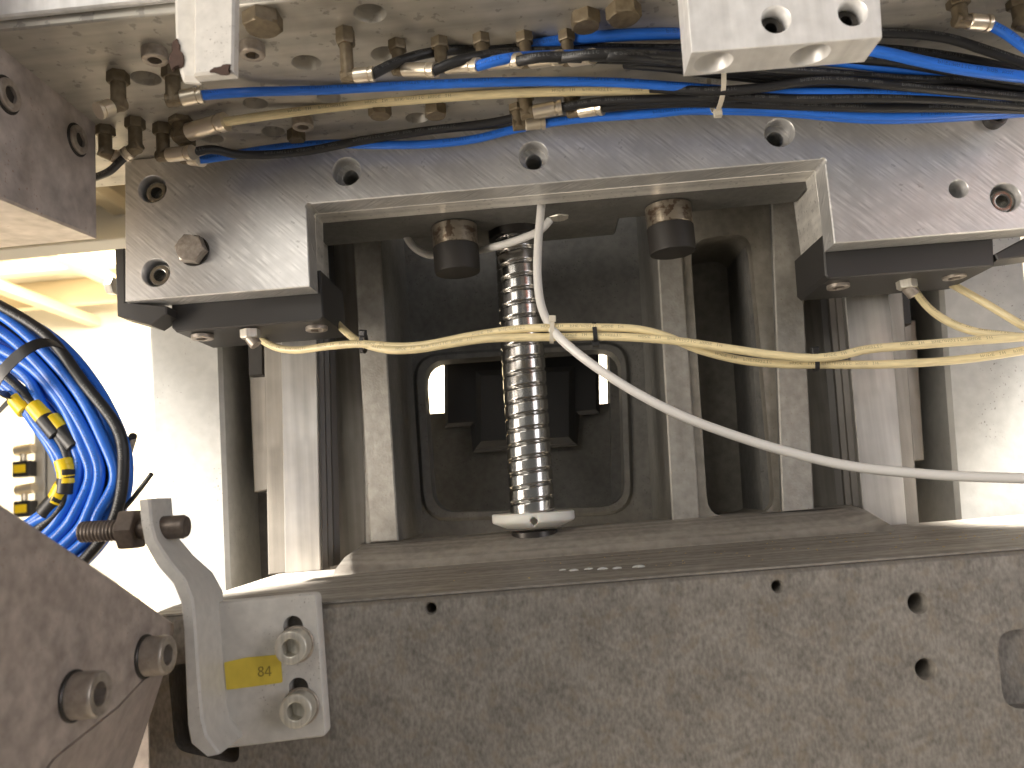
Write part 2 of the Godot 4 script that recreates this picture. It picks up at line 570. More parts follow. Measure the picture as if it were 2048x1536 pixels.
func cable_tie(called: String, at: Vector3, along: Vector3, high: float, deep: float, material: Material, label: String, head := Vector3.UP, tail := 0.0, wide := 0.0014) -> Node3D:
	# a flat strap closed round the hoses, its square lock on one side and the cut end
	var t := thing(called, label, "cable tie", "", at)
	var x := along.normalized()
	var y := (head - x * head.dot(x)).normalized()
	var z := x.cross(y)
	var g := Geo.new()
	var list := []
	var w := wide
	var th := 0.0006
	for k in 29:
		var a := TAU * k / 28
		var o := y * (high * signf(sin(a)) * pow(absf(sin(a)), 0.8)) + z * (deep * signf(cos(a)) * pow(absf(cos(a)), 0.8))
		var nn := o.normalized()
		list.append(PackedVector3Array([at + o - x * w, at + o + x * w, at + o + x * w + nn * th, at + o - x * w + nn * th]))
	g.rings(list, false, false)
	obj("strap", g, material, t)
	var b := Geo.new()
	b.prism(PackedVector2Array([Vector2(-0.0024, 0), Vector2(0.0024, 0), Vector2(0.0022, 0.004), Vector2(-0.0022, 0.004)]), -0.0016, 0.0022, 0.0005, Transform3D(Basis(x, y, z), at + y * (high - 0.0008) + z * deep * 0.4))
	obj("lock", b, material, t)
	if tail > 0.0:
		var e := Geo.new()
		e.prism(PackedVector2Array([Vector2(-0.0012, 0), Vector2(0.0012, 0), Vector2(0.001, tail), Vector2(-0.001, tail)]), 0, 0.0009, 0.0002, Transform3D(Basis(x, y, z), at + y * (high + 0.003) + z * deep * 0.4))
		obj("cut_tail", e, material, t)
	return t


func lettering(parent: Node, text: String, at: Vector3, x: Vector3, y: Vector3, size: float, material: Material) -> void:
	var m := TextMesh.new()
	var f := SystemFont.new()
	f.font_names = PackedStringArray(["Droid Sans"])
	m.font = f
	m.text = text
	m.font_size = 64
	m.pixel_size = size / 48.0
	m.depth = 0.0002
	var o := MeshInstance3D.new()
	o.name = "print"
	o.mesh = m
	o.material_override = material
	parent.add_child(o, true)
	o.transform = Transform3D(Basis(x, y, x.cross(y)), at - base_of.get(parent, Vector3.ZERO))


func hall_light(at: Vector3, towards: Vector3, size: Vector2, energy: float, color: Color, label: String, called := "hall_lamp", category := "lamp") -> void:
	var t := thing(called, label, category, "", at)
	var z := (at - towards).normalized()
	var x := Vector3.UP.cross(z).normalized()
	var f := Transform3D(Basis(x, z.cross(x), z), at)
	var hx := size.x / 2
	var hy := size.y / 2
	var g := Geo.new()
	g.prism(PackedVector2Array([Vector2(-hx - 0.03, -hy - 0.03), Vector2(hx + 0.03, -hy - 0.03), Vector2(hx + 0.03, hy + 0.03), Vector2(-hx - 0.03, hy + 0.03)]), -0.004, 0.06, 0.005, f)
	obj("housing", g, M.cabinet, t)
	var d := Geo.new()
	d.prism(PackedVector2Array([Vector2(-hx, -hy), Vector2(hx, -hy), Vector2(hx, hy), Vector2(-hx, hy)]), -0.012, -0.006, 0.0, f)
	var e := StandardMaterial3D.new()
	e.albedo_color = Color(0.8, 0.8, 0.8)
	e.emission_enabled = true
	e.emission = color
	e.emission_energy_multiplier = 1.0
	obj("lamp_diffuser", d, e, t)
	var l := AreaLight3D.new()
	l.name = "lamp_light"
	l.area_size = size
	l.light_energy = energy
	l.light_color = color
	l.area_range = 14.0
	l.area_attenuation = 2.0
	l.shadow_enabled = true
	t.add_child(l)
	l.transform = Transform3D(f.basis, -f.basis.z * 0.02)


func _ready() -> void:
	rng.seed = 7
	make_materials()
	setup_view()
	setup_lamps()
	build_hall()
	build_bed()
	build_column()
	build_rails()
	build_gantry()
	build_underside()
	build_screw()
	build_near_parts()
	build_bracket()
	build_hoses()
	build_coil()
	build_litter()
	build_mirrored_panel()


func setup_view() -> void:
	var cam := Camera3D.new()
	cam.name = "camera"
	cam.position = Vector3(0, 1.2, 0)
	cam.rotation_degrees = Vector3(7.8, 2.0, -4.7)
	cam.fov = 51.282
	cam.near = 0.02
	cam.far = 60.0
	var a := CameraAttributesPhysical.new()
	a.frustum_focal_length = 25.0
	a.frustum_focus_distance = 0.52
	a.frustum_near = 0.02
	a.frustum_far = 60.0
	a.exposure_aperture = 13.0
	cam.attributes = a
	add_child(cam)
	var e := Environment.new()
	e.background_mode = Environment.BG_COLOR
	e.background_color = Color(0.14, 0.136, 0.128).linear_to_srgb()
	e.tonemap_mode = Environment.TONE_MAPPER_LINEAR
	e.tonemap_exposure = 1.3
	e.sdfgi_enabled = true
	e.ssao_enabled = true
	e.ssil_enabled = true
	var w := WorldEnvironment.new()
	w.name = "environment"
	w.environment = e
	add_child(w)


func setup_lamps() -> void:
	hall_light(Vector3(-1.55, 1.05, 0.45), Vector3(-0.1, 1.3, -0.55), Vector2(0.8, 0.75), 3.0, Color(1.0, 0.955, 0.9), "low warm lit hall window to the left of the viewer", "hall_window", "window")
	hall_light(Vector3(-1.2, 2.3, 1.8), Vector3(0, 1.35, -0.55), Vector2(1.2, 0.9), 1.3, Color(1.0, 0.98, 0.95), "high lit hall window to the left behind the viewer", "hall_window", "window")
	hall_light(Vector3(1.9, 1.8, 1.0), Vector3(0, 1.3, -0.55), Vector2(0.7, 1.5), 1.5, Color(0.97, 0.97, 1.0), "tall white lit hall window to the right behind the viewer", "hall_window", "window")
	hall_light(Vector3(-2.0, 3.0, -4.5), Vector3(-2.0, 0.8, -6.2), Vector2(2.5, 1.0), 65.0, Color(1.0, 0.93, 0.8), "ceiling lamp far back lighting the pale hall wall", "hall_lamp", "lamp")
	hall_light(Vector3(1.5, 3.0, -4.5), Vector3(1.5, 0.8, -6.2), Vector2(2.5, 1.0), 65.0, Color(1.0, 0.95, 0.88), "ceiling lamp far back to the right behind the column", "hall_lamp", "lamp")
	added_patch_lamp(Vector3(-0.85, 2.25, -0.46), Vector3(-0.25, 1.11, -0.56), 15.0, 5.3, "small added spot lamp high above the left end of the machine bed")
	added_patch_lamp(Vector3(1.0, 2.25, -0.45), Vector3(0.43, 1.15, -0.56), 17.0, 6.5, "small added spot lamp high above the right end of the machine bed")


func added_patch_lamp(at: Vector3, towards: Vector3, energy: float, cone: float, label: String) -> void:  # added unseen spot that makes a bright patch on column and bed
	var t := thing("added_patch_lamp", label, "lamp", "", at)
	var d := (towards - at).normalized()
	var g := Geo.new()
	g.lathe(PackedVector2Array([Vector2(0.03, -0.08), Vector2(0.035, -0.06), Vector2(0.045, -0.004), Vector2(0.041, -0.004), Vector2(0.03, -0.05), Vector2(0.002, -0.052)]), 28, Geo.frame(at, d))
	obj("shade", g, M.cabinet, t)
	g = Geo.new()
	g.lathe(PackedVector2Array([Vector2(0.001, -0.03), Vector2(0.02, -0.03), Vector2(0.02, -0.026), Vector2(0.001, -0.026)]), 24, Geo.frame(at, d))
	var e := StandardMaterial3D.new()
	e.albedo_color = Color(0.8, 0.8, 0.8)
	e.emission_enabled = true
	e.emission = Color(1.0, 0.97, 0.93)
	e.emission_energy_multiplier = 2.0
	obj("lamp_face", g, e, t)
	var l := SpotLight3D.new()
	l.name = "lamp_light"
	l.light_energy = energy
	l.light_color = Color(1.0, 0.97, 0.93)
	l.light_size = 0.02
	l.spot_range = 4.0
	l.spot_attenuation = 2.0
	l.spot_angle = cone
	l.spot_angle_attenuation = 0.35
	l.shadow_enabled = true
	t.add_child(l)
	l.transform = Transform3D(Basis.looking_at(d), d * 0.002)


func build_hall() -> void:
	var g := Geo.new()
	g.box(Vector3(-7, -0.2, -7.2), Vector3(7, 3.3, -7.0), 0.0)
	var w := structure("wall", g, M.hall_wall)
	for k in 6:
		var b := Geo.new()
		b.box(Vector3(-5.4 + k * 0.9, 0.0, -7.0), Vector3(-5.32 + k * 0.9, 2.9, -6.94), 0.004)
		obj("batten", b, M.hall_wall, w)
	g = Geo.new()
	g.box(Vector3(-7, 3.3, -7.2), Vector3(7, 3.42, -1.2), 0.0)
	var c := structure("ceiling", g, M.hall_ceiling)
	for k in 6:
		var b := Geo.new()
		b.box(Vector3(-7, 3.08, -6.5 + k * 0.9), Vector3(7, 3.297, -6.4 + k * 0.9), 0.005)
		obj("beam", b, M.beam, c)
	for k in 7:
		var b := Geo.new()
		b.box(Vector3(-5.6 + k * 0.8, 3.0, -6.9), Vector3(-5.5 + k * 0.8, 3.078, -1.3), 0.005)
		obj("joist", b, M.beam, c)
	g = Geo.new()
	g.box(Vector3(-7, -0.2, -7.0), Vector3(7, 0.0, 4.0), 0.0)
	structure("floor", g, M.floor)
	# another machine's cabinet and valves, far left
	var t := thing("machine_cabinet", "pale grey cabinet with valves standing far back at the left", "cabinet", "", Vector3(-1.93809, 1.3235, -3))
	g = Geo.new()
	g.prism(PackedVector2Array([Vector2(-1.96552, 1.59825), Vector2(-1.79932, 1.59574), Vector2(-1.80471, 0.84953), Vector2(-1.96546, 0.86144)]), -3.3, -3.0, 0.01)
	obj("body", g, M.cabinet, t)
	for k in 4:
		g = Geo.new()
		var x0: Vector2 = Vector2(-1.94329, 1.39987)
		g.box(Vector3(x0.x + k * 0.045, x0.y - 0.25, -2.996), Vector3(x0.x + k * 0.045 + 0.036, x0.y + 0.16, -2.98), 0.004)
		obj("panel", g, M.cabinet, t)
	for k in 2:
		var p: Vector3 = [Vector3(-1.94952, 1.43988, -2.9), Vector3(-1.94539, 1.29224, -2.9)][k]
		g = Geo.new()
		g.box(p + Vector3(-0.032, -0.03, -0.05), p + Vector3(0.034, 0.03, 0), 0.004)
		var v := obj("valve", g, M.black_plastic, t)
		g = Geo.new()
		g.box(p + Vector3(-0.022, -0.014, 0.001), p + Vector3(0.022, 0.016, 0.006), 0.001)
		obj("yellow_label", g, M.marker, v)
		g = Geo.new()
		g.cyl(p + Vector3(-0.03, 0.07, -0.02), p + Vector3(0.04, 0.075, -0.02), 0.02, 16, 0.002)
		g.cyl(p + Vector3(0.0, 0.03, -0.02), p + Vector3(0.0, 0.09, -0.02), 0.012, 16, 0.002)
		obj("pipe_tee", g, M.nickel, t)


func build_bed() -> void:
	var t := thing("machine_bed", "scraped grey cast iron bed front filling the bottom of the picture", "machine bed", "", Vector3(0.05, 1.0, -0.45))
	var body := Geo.new()
	body.box(Vector3(-0.2055, 0.95, -0.60), Vector3(0.42, 1.1533, -0.40), 0.0018)
	var cuts := [
		counterbore(Vector3(-.06246, 1.14792, -.4), Vector3(0, 0, 1), 0.0026, 0.03),
		counterbore(Vector3(0.10547, 1.14565, -.4), Vector3(0, 0, 1), 0.0027, 0.03),
		counterbore(Vector3(0.17034, 1.13301, -.4), Vector3(0, 0, 1), 0.0046, 0.03),
		counterbore(Vector3(0.16935, 1.10273, -.4), Vector3(0, 0, 1), 0.0046, 0.03),
	]
	var pocket := Geo.new()
	var outline := rounded(PackedVector2Array([Vector2(0.20441, 1.11754), Vector2(0.25249, 1.11742), Vector2(0.24949, 1.0813), Vector2(0.20235, 1.0819)]), 0.009)
	pocket.prism(outline, -0.409, -0.39)
	cuts.append(pocket)
	pocket = Geo.new()
	pocket.prism(rounded(PackedVector2Array([Vector2(-.19422, 1.13071), Vector2(-.16049, 1.13065), Vector2(-.15974, 1.08167), Vector2(-.19144, 1.09069)]), 0.006), -0.43, -0.39)
	cuts.append(pocket)
	csg("casting", [body], cuts, M.scraped, t)
	# soiled cover strip along the top edge, and the sill between the column ribs
	var g := Geo.new()
	g.prism(PackedVector2Array([Vector2(-0.404, 1.1536), Vector2(-0.404, 1.1546), Vector2(-0.43, 1.1556), Vector2(-0.5, 1.1552), Vector2(-0.598, 1.1556), Vector2(-0.598, 1.1536)]), -0.205, 0.42, 0.0, Transform3D(Basis(Vector3(0, 0, 1), Vector3(0, 1, 0), Vector3(1, 0, 0)), Vector3.ZERO))
	obj("top_face", g, M.grime, t)
	g = Geo.new()
	var lo := PackedVector2Array([Vector2(-0.150, -0.545), Vector2(-0.100, -0.553), Vector2(0.21, -0.553), Vector2(0.225, -0.545), Vector2(0.25, -0.64), Vector2(-0.16, -0.64)])
	var list := []
	for k in [[0.0, 1.1545], [0.004, 1.159], [0.022, 1.166], [0.05, 1.171]]:
		var ring := PackedVector3Array()
		for p in lo:
			ring.append(Vector3(p.x * (1.0 - k[0] * 1.1), k[1], p.y - k[0] * (1.0 if p.y > -0.6 else 0.0)))
		list.append(ring)
	g.rings(list)
	obj("sill", g, M.grime, t)


func rounded(poly: PackedVector2Array, r: float, seg := 5) -> PackedVector2Array:
	var out := PackedVector2Array()
	for i in poly.size():
		var a := poly[(i + poly.size() - 1) % poly.size()]
		var b := poly[i]
		var c := poly[(i + 1) % poly.size()]
		var p := b + (a - b).normalized() * minf(r, a.distance_to(b) * 0.45)
		var q := b + (c - b).normalized() * minf(r, c.distance_to(b) * 0.45)
		for k in seg + 1:
			var s := float(k) / seg
			out.append(p.lerp(b, s).lerp(b.lerp(q, s), s))
	return out


func build_column() -> void:
	var t := thing("column_casting", "dark cast column behind the screw with a rounded window through its back wall", "column casting", "", Vector3(0.0, 1.17, -0.7))
	var wall := Geo.new()
	wall.prism(PackedVector2Array([Vector2(-.12536, 1.54002), Vector2(0.14082, 1.53312), Vector2(0.10443, 1.1301), Vector2(-.14063, 1.14023)]), -0.758, -0.735)
	var hole := Geo.new()
	hole.prism(rounded(PackedVector2Array([Vector2(-.10707, 1.32874), Vector2(0.07694, 1.32509), Vector2(0.06712, 1.18097), Vector2(-.10628, 1.18862)]), 0.022), -0.80, -0.70)
	csg("back_wall", [wall], [hole], M.cast, t)
	# raised rim round the window
	var rim := Geo.new()
	rim.prism(rounded(PackedVector2Array([Vector2(-.11603, 1.33621), Vector2(0.08509, 1.3324), Vector2(0.07445, 1.17322), Vector2(-.11689, 1.18134)]), 0.026), -0.74, -0.731, 0.003)
	var hole2 := Geo.new()
	hole2.prism(rounded(PackedVector2Array([Vector2(-.10707, 1.32874), Vector2(0.07694, 1.32509), Vector2(0.06712, 1.18097), Vector2(-.10628, 1.18862)]), 0.022), -0.80, -0.70)
	csg("window_rim", [rim], [hole2], M.cast, t)
	var g := Geo.new()
	g.prism(PackedVector2Array([Vector2(-.15368, 1.2879), Vector2(0.12309, 1.28023), Vector2(0.11315, 1.11919), Vector2(-.15307, 1.13495)]), -0.82, -0.80)
	obj("rear_web", g, M.cast, t)
	g = Geo.new()
	g.prism(PackedVector2Array([Vector2(0.07659, 1.38714), Vector2(0.13451, 1.38699), Vector2(0.11259, 1.18194), Vector2(0.05996, 1.1862)]), -0.83, -0.79)
	obj("rear_web", g, M.cast, t)
	# side walls and machined ribs: left rib with its front pad, right rib, outer right rib
	for k in [
		["rib", -0.735, -0.615, [Vector2(-.13949, 1.45384), Vector2(-.11747, 1.4525), Vector2(-.11746, 1.17165), Vector2(-.13898, 1.17221)], M.rib],
		["rib", -0.76, -0.615, [Vector2(0.10484, 1.45046), Vector2(0.12355, 1.45025), Vector2(0.11068, 1.1633), Vector2(0.09012, 1.16345)], M.rib],
		["rib", -0.70, -0.612, [Vector2(0.19599, 1.43997), Vector2(0.21708, 1.43949), Vector2(0.19448, 1.16045), Vector2(0.17095, 1.16086)], M.rib],
		["web", -0.70, -0.628, [Vector2(0.17722, 1.44866), Vector2(0.20331, 1.44772), Vector2(0.17692, 1.15971), Vector2(0.16182, 1.16016)], M.cast],
	]:
		g = Geo.new()
		g.prism(PackedVector2Array(k[3]), k[1], k[2] - 0.0015, 0.0)
		var rb := obj(k[0], g, M.cast, t)
		if k[4] != M.cast:
			g = Geo.new()
			g.prism(PackedVector2Array(k[3]), k[2] - 0.0045, k[2], 0.001)
			for q in g.v.size():
				g.v[q].x += 0.0001 * signf(g.v[q].x - 0.0)
			obj("machined_face", g, k[4], rb)
	# cast pocket with rounded ends sunk in the face between the right ribs
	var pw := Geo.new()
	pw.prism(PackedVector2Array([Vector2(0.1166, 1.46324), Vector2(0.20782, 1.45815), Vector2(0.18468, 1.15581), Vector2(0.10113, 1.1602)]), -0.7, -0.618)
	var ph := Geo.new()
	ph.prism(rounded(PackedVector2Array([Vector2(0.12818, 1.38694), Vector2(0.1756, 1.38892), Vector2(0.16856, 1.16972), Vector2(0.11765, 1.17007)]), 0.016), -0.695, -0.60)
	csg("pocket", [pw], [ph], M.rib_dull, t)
	g = Geo.new()
	g.prism(PackedVector2Array([Vector2(0.12384, 1.52572), Vector2(0.28444, 1.51451), Vector2(0.24614, 1.117), Vector2(0.08787, 1.13384)]), -0.78, -0.76)
	obj("pocket_back", g, M.cast, t)
	# mounting faces beside the ribs that carry the rails
	g = Geo.new()
	g.prism(PackedVector2Array([Vector2(-.17066, 1.4667), Vector2(-.13574, 1.46499), Vector2(-.14449, 1.14578), Vector2(-.17851, 1.14452)]), -0.70, -0.64, 0.001)
	obj("rail_seat", g, M.rail_base, t)
	g = Geo.new()
	g.prism(PackedVector2Array([Vector2(-.13578, 1.45855), Vector2(-.12786, 1.45819), Vector2(-.14073, 1.15814), Vector2(-.14781, 1.15792)]), -0.70, -0.628, 0.002)
	obj("rail_seat", g, M.rib, t)
	g = Geo.new()
	g.prism(PackedVector2Array([Vector2(0.22518, 1.4489), Vector2(0.26166, 1.44694), Vector2(0.24228, 1.13496), Vector2(0.19993, 1.13827)]), -0.70, -0.64, 0.001)
	obj("rail_seat", g, M.rail_base, t)
	# the dark gaps beyond the rails
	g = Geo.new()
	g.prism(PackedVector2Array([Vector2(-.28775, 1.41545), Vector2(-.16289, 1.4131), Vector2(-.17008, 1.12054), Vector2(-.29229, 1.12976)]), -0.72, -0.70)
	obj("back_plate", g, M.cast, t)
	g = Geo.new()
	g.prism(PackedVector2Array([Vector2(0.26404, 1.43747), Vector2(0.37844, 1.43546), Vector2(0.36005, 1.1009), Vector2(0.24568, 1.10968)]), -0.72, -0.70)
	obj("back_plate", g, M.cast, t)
	# painted side columns
	for k in 2:
		g = Geo.new()
		if k == 0: g.prism(PackedVector2Array([Vector2(-.31623, 1.47728), Vector2(-.25644, 1.47484), Vector2(-.25514, 1.12479), Vector2(-.31426, 1.1254)]), -0.72, -0.63, 0.003)
		else: g.prism(PackedVector2Array([Vector2(0.32893, 1.43417), Vector2(0.39501, 1.43171), Vector2(0.3713, 1.10718), Vector2(0.30339, 1.10871)]), -0.72, -0.63, 0.003)
		var c := thing("side_column", ["light grey painted column at the left beside the cable coil", "light grey painted column at the right edge with the hoses crossing it"][k], "column", "", g.v[0])
		obj("post", g, M.paint, c)
	# dark drive seen through the window
	var d := thing("drive_housing", "black drive housing seen through the rounded window behind the screw", "drive", "", Vector3(-.02083, 1.29101, -.785))
	g = Geo.new()
	g.prism(PackedVector2Array([Vector2(-.08846, 1.41961), Vector2(0.06819, 1.41526), Vector2(0.05637, 1.27143), Vector2(0.03669, 1.27114), Vector2(0.03154, 1.24205), Vector2(-.07161, 1.24335), Vector2(-.07213, 1.26956), Vector2(-.09792, 1.27027)]), -1.0, -0.785, 0.004)
	obj("housing", g, M.black_plastic, d)
	g = Geo.new()
	g.prism(PackedVector2Array([Vector2(-.0622, 1.32324), Vector2(0.0359, 1.31952), Vector2(0.02892, 1.24363), Vector2(-.06795, 1.24693)]), -0.79, -0.775, 0.006)
	obj("cover", g, M.black_plastic, d)


func rail(called: String, label: String, quad_: Array, inner: int) -> void:
	# quad_: front face of the rail, top left, top right, bottom right, bottom left; the grooves run down the inner flank
	var t := thing(called, label, "guide rail", "linear guide rails either side of the screw", quad_[3])
	var a: Vector3 = quad_[0]
	var b: Vector3 = quad_[1]
	var c: Vector3 = quad_[2]
	var d: Vector3 = quad_[3]
	var sect := []
	var w := 0.0
	# section from the outer edge to the inner edge: x offset from the inner front edge, depth
	var inn := [Vector2(-0.0006, 0), Vector2(0, -0.0008), Vector2(0, -0.006), Vector2(-0.004, -0.008), Vector2(-0.004, -0.012), Vector2(0.001, -0.0145), Vector2(0.001, -0.018), Vector2(-0.003, -0.020), Vector2(-0.003, -0.024), Vector2(0.002, -0.0265), Vector2(0.002, -0.031), Vector2(-0.002, -0.033), Vector2(-0.002, -0.037), Vector2(0.004, -0.04)]
	var list := []
	for e in 2:
		var i: Vector3 = (b if e == 0 else c) if inner > 0 else (a if e == 0 else d)
		var o: Vector3 = (a if e == 0 else d) if inner > 0 else (b if e == 0 else c)
		var ring := PackedVector3Array()
		ring.append(o + Vector3(0, 0, -0.045))
		ring.append(o + Vector3(0, 0, -0.0008))
		ring.append(o + Vector3(inner * 0.0008, 0, 0))
		for p in inn:
			ring.append(i + Vector3(p.x * inner, 0, p.y))
		ring.append(i + Vector3(inner * 0.004, 0, -0.045))
		list.append(ring)
	var g := Geo.new()
	var top: PackedVector3Array = list[0]
	var low: PackedVector3Array = list[1]
	var poly := PackedVector2Array()
	for p in top:
		poly.append(Vector2(p.x, p.z))
	for i in top.size():
		var j := (i + 1) % top.size()
		g.quad(top[i], top[j], low[j], low[i])
	var k := Geometry2D.triangulate_polygon(poly)
	for i in range(0, k.size(), 3):
		g.tri_facing(top[k[i]], top[k[i + 1]], top[k[i + 2]], Vector3.UP)
		g.tri_facing(low[k[i]], low[k[i + 1]], low[k[i + 2]], Vector3.DOWN)
	var side := top.size() * 6
	if (g.v[1] - g.v[0]).cross(g.v[2] - g.v[0]).dot(Vector3(-inner, 0, 0)) > 0.0:
		for i in range(0, side, 3):
			var q := g.v[i + 1]
			g.v[i + 1] = g.v[i + 2]
			g.v[i + 2] = q
	g.crease = 20.0
	obj("rail_bar", g, M.rail, t)
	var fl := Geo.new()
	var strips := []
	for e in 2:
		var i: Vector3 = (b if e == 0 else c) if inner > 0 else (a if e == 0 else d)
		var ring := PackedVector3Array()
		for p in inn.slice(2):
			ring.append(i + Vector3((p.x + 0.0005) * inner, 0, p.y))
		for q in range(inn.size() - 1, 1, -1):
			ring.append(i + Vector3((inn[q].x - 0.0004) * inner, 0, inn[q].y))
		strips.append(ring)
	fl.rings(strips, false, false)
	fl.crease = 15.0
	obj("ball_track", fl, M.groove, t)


func build_rails() -> void:
	rail("guide_rail", "left linear guide rail with grooved inner flank below the left carriage", [Vector3(-.19395, 1.44511, -.6), Vector3(-.1655, 1.44395, -.6), Vector3(-.1741, 1.15578, -.6), Vector3(-.20085, 1.15566, -.6)], 1)
	rail("guide_rail", "right linear guide rail with grooved inner flank below the right carriage", [Vector3(0.23939, 1.41028, -.6), Vector3(0.27341, 1.40931, -.6), Vector3(0.25586, 1.15245, -.6), Vector3(0.22548, 1.15272, -.6)], -1)
	for k in 2:
		var t := thing("rail_shim", ["grey steel strip along the outer side of the left rail", "grey steel strip along the outer side of the right rail"][k], "strip", "", Vector3([-0.21, 0.28][k], 1.2, -0.62))
		var g := Geo.new()
		if k == 0: g.prism(PackedVector2Array([Vector2(-.21622, 1.45672), Vector2(-.19615, 1.4556), Vector2(-.20452, 1.15345), Vector2(-.22261, 1.15332)]), -0.69, -0.625, 0.001)
		else: g.prism(PackedVector2Array([Vector2(0.27589, 1.4164), Vector2(0.29569, 1.41694), Vector2(0.2757, 1.14974), Vector2(0.25884, 1.14885)]), -0.69, -0.625, 0.001)
		obj("strip", g, M.rail_base, t)
		g = Geo.new()
		if k == 0: g.prism(PackedVector2Array([Vector2(-.24138, 1.39764), Vector2(-.22418, 1.3969), Vector2(-.22877, 1.21939), Vector2(-.24044, 1.21831)]), -0.69, -0.65, 0.001)
		else: g.prism(PackedVector2Array([Vector2(0.29141, 1.31412), Vector2(0.30801, 1.31261), Vector2(0.2984, 1.2), Vector2(0.28349, 1.19966)]), -0.69, -0.65, 0.001)
		obj("spacer", g, M.rail_base, t)
		g = Geo.new()
		if k == 0: g.prism(PackedVector2Array([Vector2(-.23682, 1.39452), Vector2(-.22326, 1.3941), Vector2(-.22562, 1.31304), Vector2(-.23771, 1.31327)]), -0.68, -0.64, 0.001)
		else: g.prism(PackedVector2Array([Vector2(0.29006, 1.35333), Vector2(0.30379, 1.35203), Vector2(0.29968, 1.30793), Vector2(0.28596, 1.30837)]), -0.68, -0.64, 0.001)
		obj("rubber_strip", g, M.rubber, t)
	# carriages with black wiper plates
	for k in 2:
		var t := thing("rail_carriage", ["black end plate of the left rail carriage under the gantry plate", "black end plate of the right rail carriage under the gantry plate"][k], "carriage", "rail carriages under the gantry plate", Vector3([-0.2, 0.24][k], 1.34, -0.57))
		var g := Geo.new()
		if k == 0: g.prism(PackedVector2Array([Vector2(-.24431, 1.36279), Vector2(-.1413, 1.36008), Vector2(-.14053, 1.32745), Vector2(-.14369, 1.32533), Vector2(-.24139, 1.32633), Vector2(-.2444, 1.32971)]), -0.58, -0.5195, 0.001)
		else: g.prism(PackedVector2Array([Vector2(0.19441, 1.35222), Vector2(0.3048, 1.35176), Vector2(0.30114, 1.32094), Vector2(0.1953, 1.32216), Vector2(0.19277, 1.32511)]), -0.58, -0.5195, 0.001)
		obj("wiper_plate", g, M.wiper, t)
		g = Geo.new()
		if k == 0: g.box(Vector3(-.27776, 1.3876, -.6) + Vector3(0, -0.01, -0.03), Vector3(-.15926, 1.38452, -.6) + Vector3(0, 0.05, 0), 0.001)
		else: g.box(Vector3(0.22267, 1.37598, -.6) + Vector3(0, -0.01, -0.03), Vector3(0.34957, 1.37157, -.6) + Vector3(0, 0.05, 0), 0.001)
		obj("body", g, M.black_bolt, t)
		var low: float = ([Vector2(-.19071, 1.32482), Vector2(0.24057, 1.32195)][k] as Vector2).y
		for p: Vector3 in [[Vector3(-.22856, 1.3248, -.53172), Vector3(-.15055, 1.3248, -.5371)], [Vector3(0.20721, 1.322, -.53855), Vector3(0.28542, 1.322, -.5399)]][k]:
			cap_screw(t, Vector3(p.x, low + 0.0006, p.z), Vector3.DOWN, 0.0075, 0.003, M.zinc_dull)
		var n: Vector3 = [Vector3(-.1934, 1.3248, -.52666), Vector3(0.25426, 1.322, -.54198)][k]
		var gr := hex_bolt(t, Vector3(n.x, low, n.z), Vector3.DOWN, 0.0058, 0.006, M.zinc, "grease_fitting")
		var nz := Geo.new()
		nz.cyl(Vector3(n.x, low - 0.005, n.z), Vector3(n.x + 0.004, low - 0.011, n.z), 0.0042, 16)
		obj("nozzle", nz, M.zinc_dull, gr)


